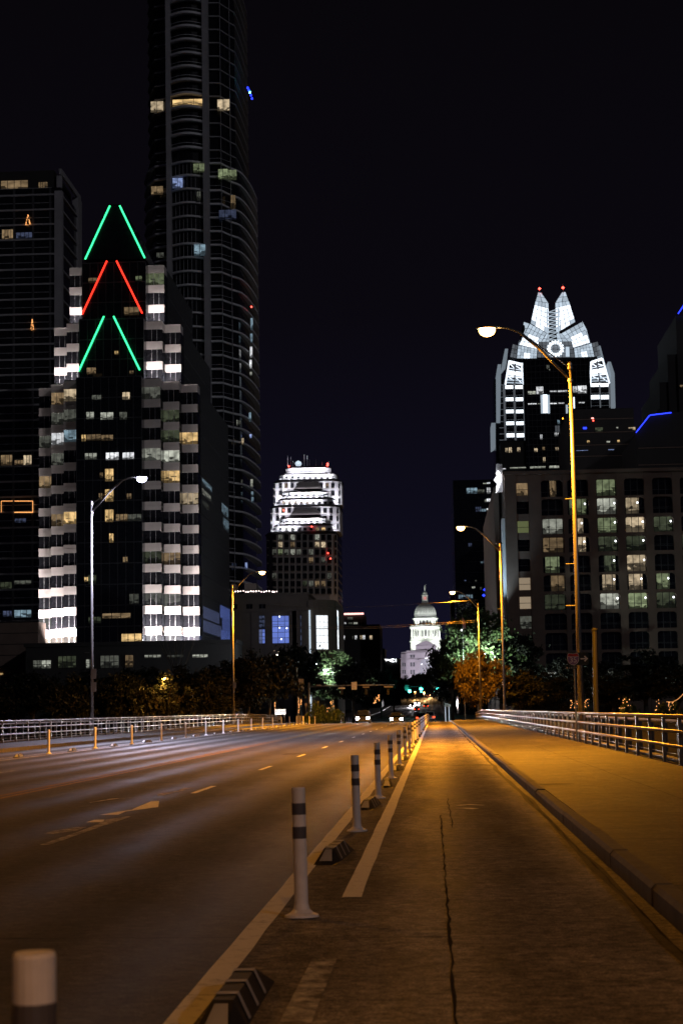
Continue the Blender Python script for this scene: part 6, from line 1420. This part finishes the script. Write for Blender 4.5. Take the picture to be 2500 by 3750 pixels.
# cars
def car(px, py, Y, away, paint, label, head=True, suv=False, tail=True):
    q = at(px, py, Y); z = dz(Y) if Y < B1 else gz(Y); L_, W, H_ = (4.6, 1.86, 1.7) if suv else (4.6, 1.80, 1.45)
    r_ = thing('car', label, 'car', (q.x, Y, z + .01), 'cars on the street', 0 if away else math.pi)
    def part(mb_, nm, mat, smooth=False):
        o = bpy.data.objects.new(nm, mb_.mesh(nm, mat, smooth=smooth)); col.objects.link(o); o.parent = r_; return o
    def hull(sec):
        m_ = MB(); k = 8
        for y, hw_, z0_, z1_ in sec:
            c_ = .16 * hw_
            m_.v += [Vector(p_) for p_ in ((-hw_ + c_ * .6, y, z0_), (hw_ - c_ * .6, y, z0_), (hw_, y, z0_ + .12), (hw_, y, z1_ - .14), (hw_ - c_, y, z1_), (-hw_ + c_, y, z1_), (-hw_, y, z1_ - .14), (-hw_, y, z0_ + .12))]
        for i in range(len(sec) - 1):
            for j in range(k): m_.f.append([i * k + j, i * k + (j + 1) % k, (i + 1) * k + (j + 1) % k, (i + 1) * k + j]); m_.m.append(0)
        m_.f += [list(reversed(range(k))), [(len(sec) - 1) * k + j for j in range(k)]]; m_.m += [0, 0]
        return m_
    bz = .98 if suv else .90
    part(hull([(-L_ / 2, W * .44, .35, bz - .08), (-L_ / 2 + .15, W * .49, .24, bz), (-.6, W / 2, .2, bz + .02), (.8, W / 2, .2, bz), (L_ / 2 - .3, W * .48, .22, bz - .14), (L_ / 2, W * .42, .32, bz - .28)]), 'body', paint)
    yr0 = -L_ / 2 + (.12 if suv else .55)
    part(hull([(yr0, W * .42, bz - .05, bz + .08), (yr0 + .45, W * .40, bz - .05, H_ - .03), (.1, W * .40, bz - .05, H_), (.65, W * .40, bz - .05, H_ - .12), (1.25, W * .43, bz - .08, bz + .02)]), 'cabin', paint)
    part(MB().slab([(-W * .34, yr0 - .02, bz + .10), (W * .34, yr0 - .02, bz + .10), (W * .31, yr0 + .40, H_ - .10), (-W * .31, yr0 + .40, H_ - .10)], (0, -.04, .01)), 'rear_window', 'glass')
    part(MB().slab([(-W * .34, 1.26, bz + .06), (W * .34, 1.26, bz + .06), (W * .32, .70, H_ - .14), (-W * .32, .70, H_ - .14)], (0, .04, .02)), 'windscreen', 'glass')
    for sx in (-1, 1):
        part(MB().slab([(sx * W * .432, yr0 + .35, bz + .05), (sx * W * .432, 1.0, bz + .05), (sx * W * .405, .55, H_ - .16), (sx * W * .405, yr0 + .5, H_ - .14)], (sx * .02, 0, 0)), 'side_window', 'glass')
        part(MB().slab([(sx * W * .5, .85, bz), (sx * W * .5, 1.0, bz), (sx * W * .5, 1.0, bz + .16), (sx * W * .5, .85, bz + .16)], (sx * .18, 0, 0)), 'mirror', paint)
        for y in (-1.38, 1.42):
            w_ = part(MB().path([(sx * (W / 2 - .2), y, .33), (sx * (W / 2 + .01), y, .33)], .33, 16), 'wheel', 'tyre')
            o = bpy.data.objects.new('rim', MB().path([(sx * (W / 2 + .011), y, .33), (sx * (W / 2 + .02), y, .33)], .2, 12).mesh('rim', 'carsilver')); col.objects.link(o); o.parent = w_
        part(MB().slab([(sx * W * .28, L_ / 2 - .02, bz - .48), (sx * W * .46, L_ / 2 - .10, bz - .48), (sx * W * .46, L_ / 2 - .12, bz - .18), (sx * W * .26, L_ / 2 - .05, bz - .20)], (0, .06, 0)), 'headlight', 'headlight' if head else 'frame_light')
        part(MB().slab([(sx * W * .25, -L_ / 2 - .01, bz - .30), (sx * W * .45, -L_ / 2 + .03, bz - .30), (sx * W * .45, -L_ / 2 + .03, bz - .12), (sx * W * .25, -L_ / 2 - .01, bz - .12)], (0, -.05, 0)), 'taillight', 'taillight' if tail else 'signred')
        if head and not away:
            d = bpy.data.lights.new('beam', 'SPOT'); d.energy = 9000; d.color = (1, .95, 1); d.spot_size = R(50); d.spot_blend = .8; d.shadow_soft_size = .1
            o = bpy.data.objects.new('beam', d); col.objects.link(o); o.parent = r_; o.location = (sx * W * .36, L_ / 2 + .15, bz - .3); o.rotation_euler = (R(86), 0, 0)
    part(MB().box(-.26, .26, -L_ / 2 - .03, -L_ / 2 + .05, .55, .68), 'number_plate', 'signwhite'); part(MB().box(-W * .46, W * .46, -L_ / 2 - .05, -L_ / 2 + .1, .3, .46), 'rear_bumper', 'frame')
    part(MB().box(-W * .44, W * .44, L_ / 2 - .1, L_ / 2 + .03, .28, .44), 'front_bumper', 'frame')
    return r_
car(1330, 2625, 236, False, 'cardark', 'oncoming dark car with glaring headlights, nearest the rounded bush', suv=True)
car(1452, 2622, 240, False, 'cardark', 'oncoming dark car with glaring headlights, beside the centre of the road')
car(1573, 2612, 300, True, 'carwhite', 'white hatchback driving away with red tail lights on', suv=True)
car(1541, 2615, 285, True, 'cardark', 'dark car with red lights braking beside the white hatchback')
car(1525, 2584, 560, True, 'cardark', 'small dark car driving away under the green lights')
car(1559, 2570, 620, True, 'cardark', 'distant dark car with two red lights closest to the dome')
car(1508, 2556, 640, False, 'cardark', 'distant oncoming car with bright headlights under the green light')
car(1526, 2552, 700, False, 'carsilver', 'far oncoming silver car behind the other bright headlights')
car(1567, 2536, 860, True, 'cardark', 'very distant car with glowing red lights at the top of the street')
# far glows of the avenue: orange lamps
for px, py, Y, lb_ in ((1519, 2533, 800, 'far orange street lamp left of the middle green light'), (1567, 2533, 820, 'far orange street lamp between the green lights'), (1575, 2538, 840, 'far orange street lamp just over the distant red car'), (1552, 2536, 780, 'far pinkish street lamp close to the middle green light')):
    post_lamp(px, py, Y, lb_, (1, .55, .2), 6000, 'amber', name='street_lamp', cat='street lamp')

# board with the name, stone end pillars, banner, small signs, kiosk, flag
Yb_ = 226
q = at(1026, 2630, Yb_); r_ = thing('name_board', 'white board reading RYAN partly behind a dark trunk', 'sign', (q.x, Yb_, gz(Yb_)))
a, b = at(1007, 2617, Yb_), at(1046, 2597, Yb_); MB().box(a.x, b.x, Yb_, Yb_ + .08, a.z, b.z).build('board', 'board_lit', r_) if 'board_lit' in M else MB().box(a.x, b.x, Yb_, Yb_ + .08, a.z, b.z).build('board', 'signwhite', r_)
text('lettering', 'RYAN', .46, ((a.x + b.x) / 2, Yb_ - .02, (a.z + b.z) / 2), 'black', r_, .01)
for px in (1012, 1041): p_ = at(px, 2617, Yb_ + .04); MB().tube((p_.x, Yb_ + .12, gz(Yb_) - .5), (p_.x, Yb_ + .12, p_.z + .2), .05, n=6).build('post', 'darksteel', r_)
lamp('board_fill', 'SPOT', ((a.x + b.x) / 2, Yb_ - 1.5, a.z - .6), (0, 1.5, 1.1), 420, (1, .98, .95), r_, R(80), .5)  # unseen spot and its box, added to brighten the board
MB().box((a.x + b.x) / 2 - .15, (a.x + b.x) / 2 + .15, Yb_ - 1.65, Yb_ - 1.45, a.z - .9, a.z - .65).tube(((a.x + b.x) / 2, Yb_ - 1.55, gz(Yb_) - 1.5), ((a.x + b.x) / 2, Yb_ - 1.55, a.z - .9), .03, n=6).build('board_fill_box', 'black', r_)
for px, lb_ in ((1016, 'square stone pillar below the white name board'), (1095, 'square stone pillar with a cap at the railing end by the bush')):
    q = at(px, 2640, 236); r_ = thing('stone_pillar', lb_, 'pillar', (q.x, 236, dz(236)))
    MB().box(q.x - .30, q.x + .30, 235.7, 236.3, dz(236) - .3, dz(236) + 1.0).build('shaft', 'limestone_dull', r_); MB().box(q.x - .37, q.x + .37, 235.63, 236.37, dz(236) + 1.003, dz(236) + 1.14).build('cap', 'limestone_dull', r_)
q = at(1090, 2600, 238); r_ = thing('banner_pole', 'thin dark pole carrying a pale blue street banner', 'banner', (q.x, 238, gz(238)))
MB().tube((q.x, 238, gz(238) - .3), (q.x, 238, at(1090, 2440, 238).z), .06, .045, 8).build('pole', 'darksteel', r_)
a, b = at(1093, 2529, 238), at(1112, 2486, 238); MB().box(a.x, b.x, 237.98, 238.02, a.z, b.z).build('banner', 'banner_blue' if 'banner_blue' in M else 'carsilver', r_)
for zz in (a.z, b.z): MB().tube((q.x, 238, zz), (b.x + .05, 238, zz), .02, n=5).build('banner_rod', 'darksteel', r_)
q = at(1120, 2580, 240); r_ = thing('warning_sign', 'small yellow warning sign at the edge of the green bush', 'sign', (q.x, 240, gz(240)))
MB().tube((q.x, 240, gz(240) - .3), (q.x, 240, q.z + .3), .03, n=6).build('post', 'steel', r_); MB().box(q.x - .15, q.x + .15, 239.94, 239.97, q.z - .16, q.z + .16).build('plate', 'sign_yellow' if 'sign_yellow' in M else 'limestone_dull', r_)
q = at(1636, 2635, 262); r_ = thing('bus_shelter', 'narrow blue-white lit shelter frame on the corner past the sidewalk', 'bus shelter', (q.x, 262, gz(262)))
for px in (1630, 1643): p_ = at(px, 2600, 262); MB().box(p_.x - .06, p_.x + .06, 261.9, 262.05, gz(262), at(px, 2588, 262).z).build('post', 'shelter_glow', r_) if 'shelter_glow' in M else MB().box(p_.x - .06, p_.x + .06, 261.9, 262.05, gz(262), at(px, 2588, 262).z).build('post', 'crown_dim', r_)
a, b = at(1627, 2588, 262), at(1650, 2575, 262); MB().slab([(a.x, 261.5, a.z), (b.x, 261.5, a.z), (b.x, 263, a.z + .2), (a.x, 263, b.z)], (0, 0, .1)).build('roof', 'carsilver', r_)
q = at(1694, 2320, 330); r_ = thing('flag_pole', 'small striped flag hanging from a pole in front of the green tree', 'flag', (at(1694, 2590, 255).x, 255, gz(255)))
qa, qb = at(1694, 2290, 255), at(1691, 2250, 255)
MB().tube((qa.x, 255, gz(255)), (qb.x, 255, qb.z), .06, .03, 8).build('pole', 'steel', r_)
f0 = at(1694, 2282, 254.9)
for i in range(6): x0 = f0.x - .02 + .07 * i; MB().slab([(x0, 254.9, f0.z - .9 + .03 * i), (x0 + .07, 254.9, f0.z - .88 + .03 * i), (x0 + .065, 254.85, f0.z + .75 - .14 * i), (x0, 254.85, f0.z + .88 - .14 * i)], (0, .02, 0)).build('stripe', 'signred' if i % 2 else 'signwhite', r_)
q = at(1689, 2308, 255); MB().lathe((q.x, 254.8, q.z), [(.02, -.12), (.12, 0), (.02, .12)], 8).build('spotlight', 'neon_white', r_)
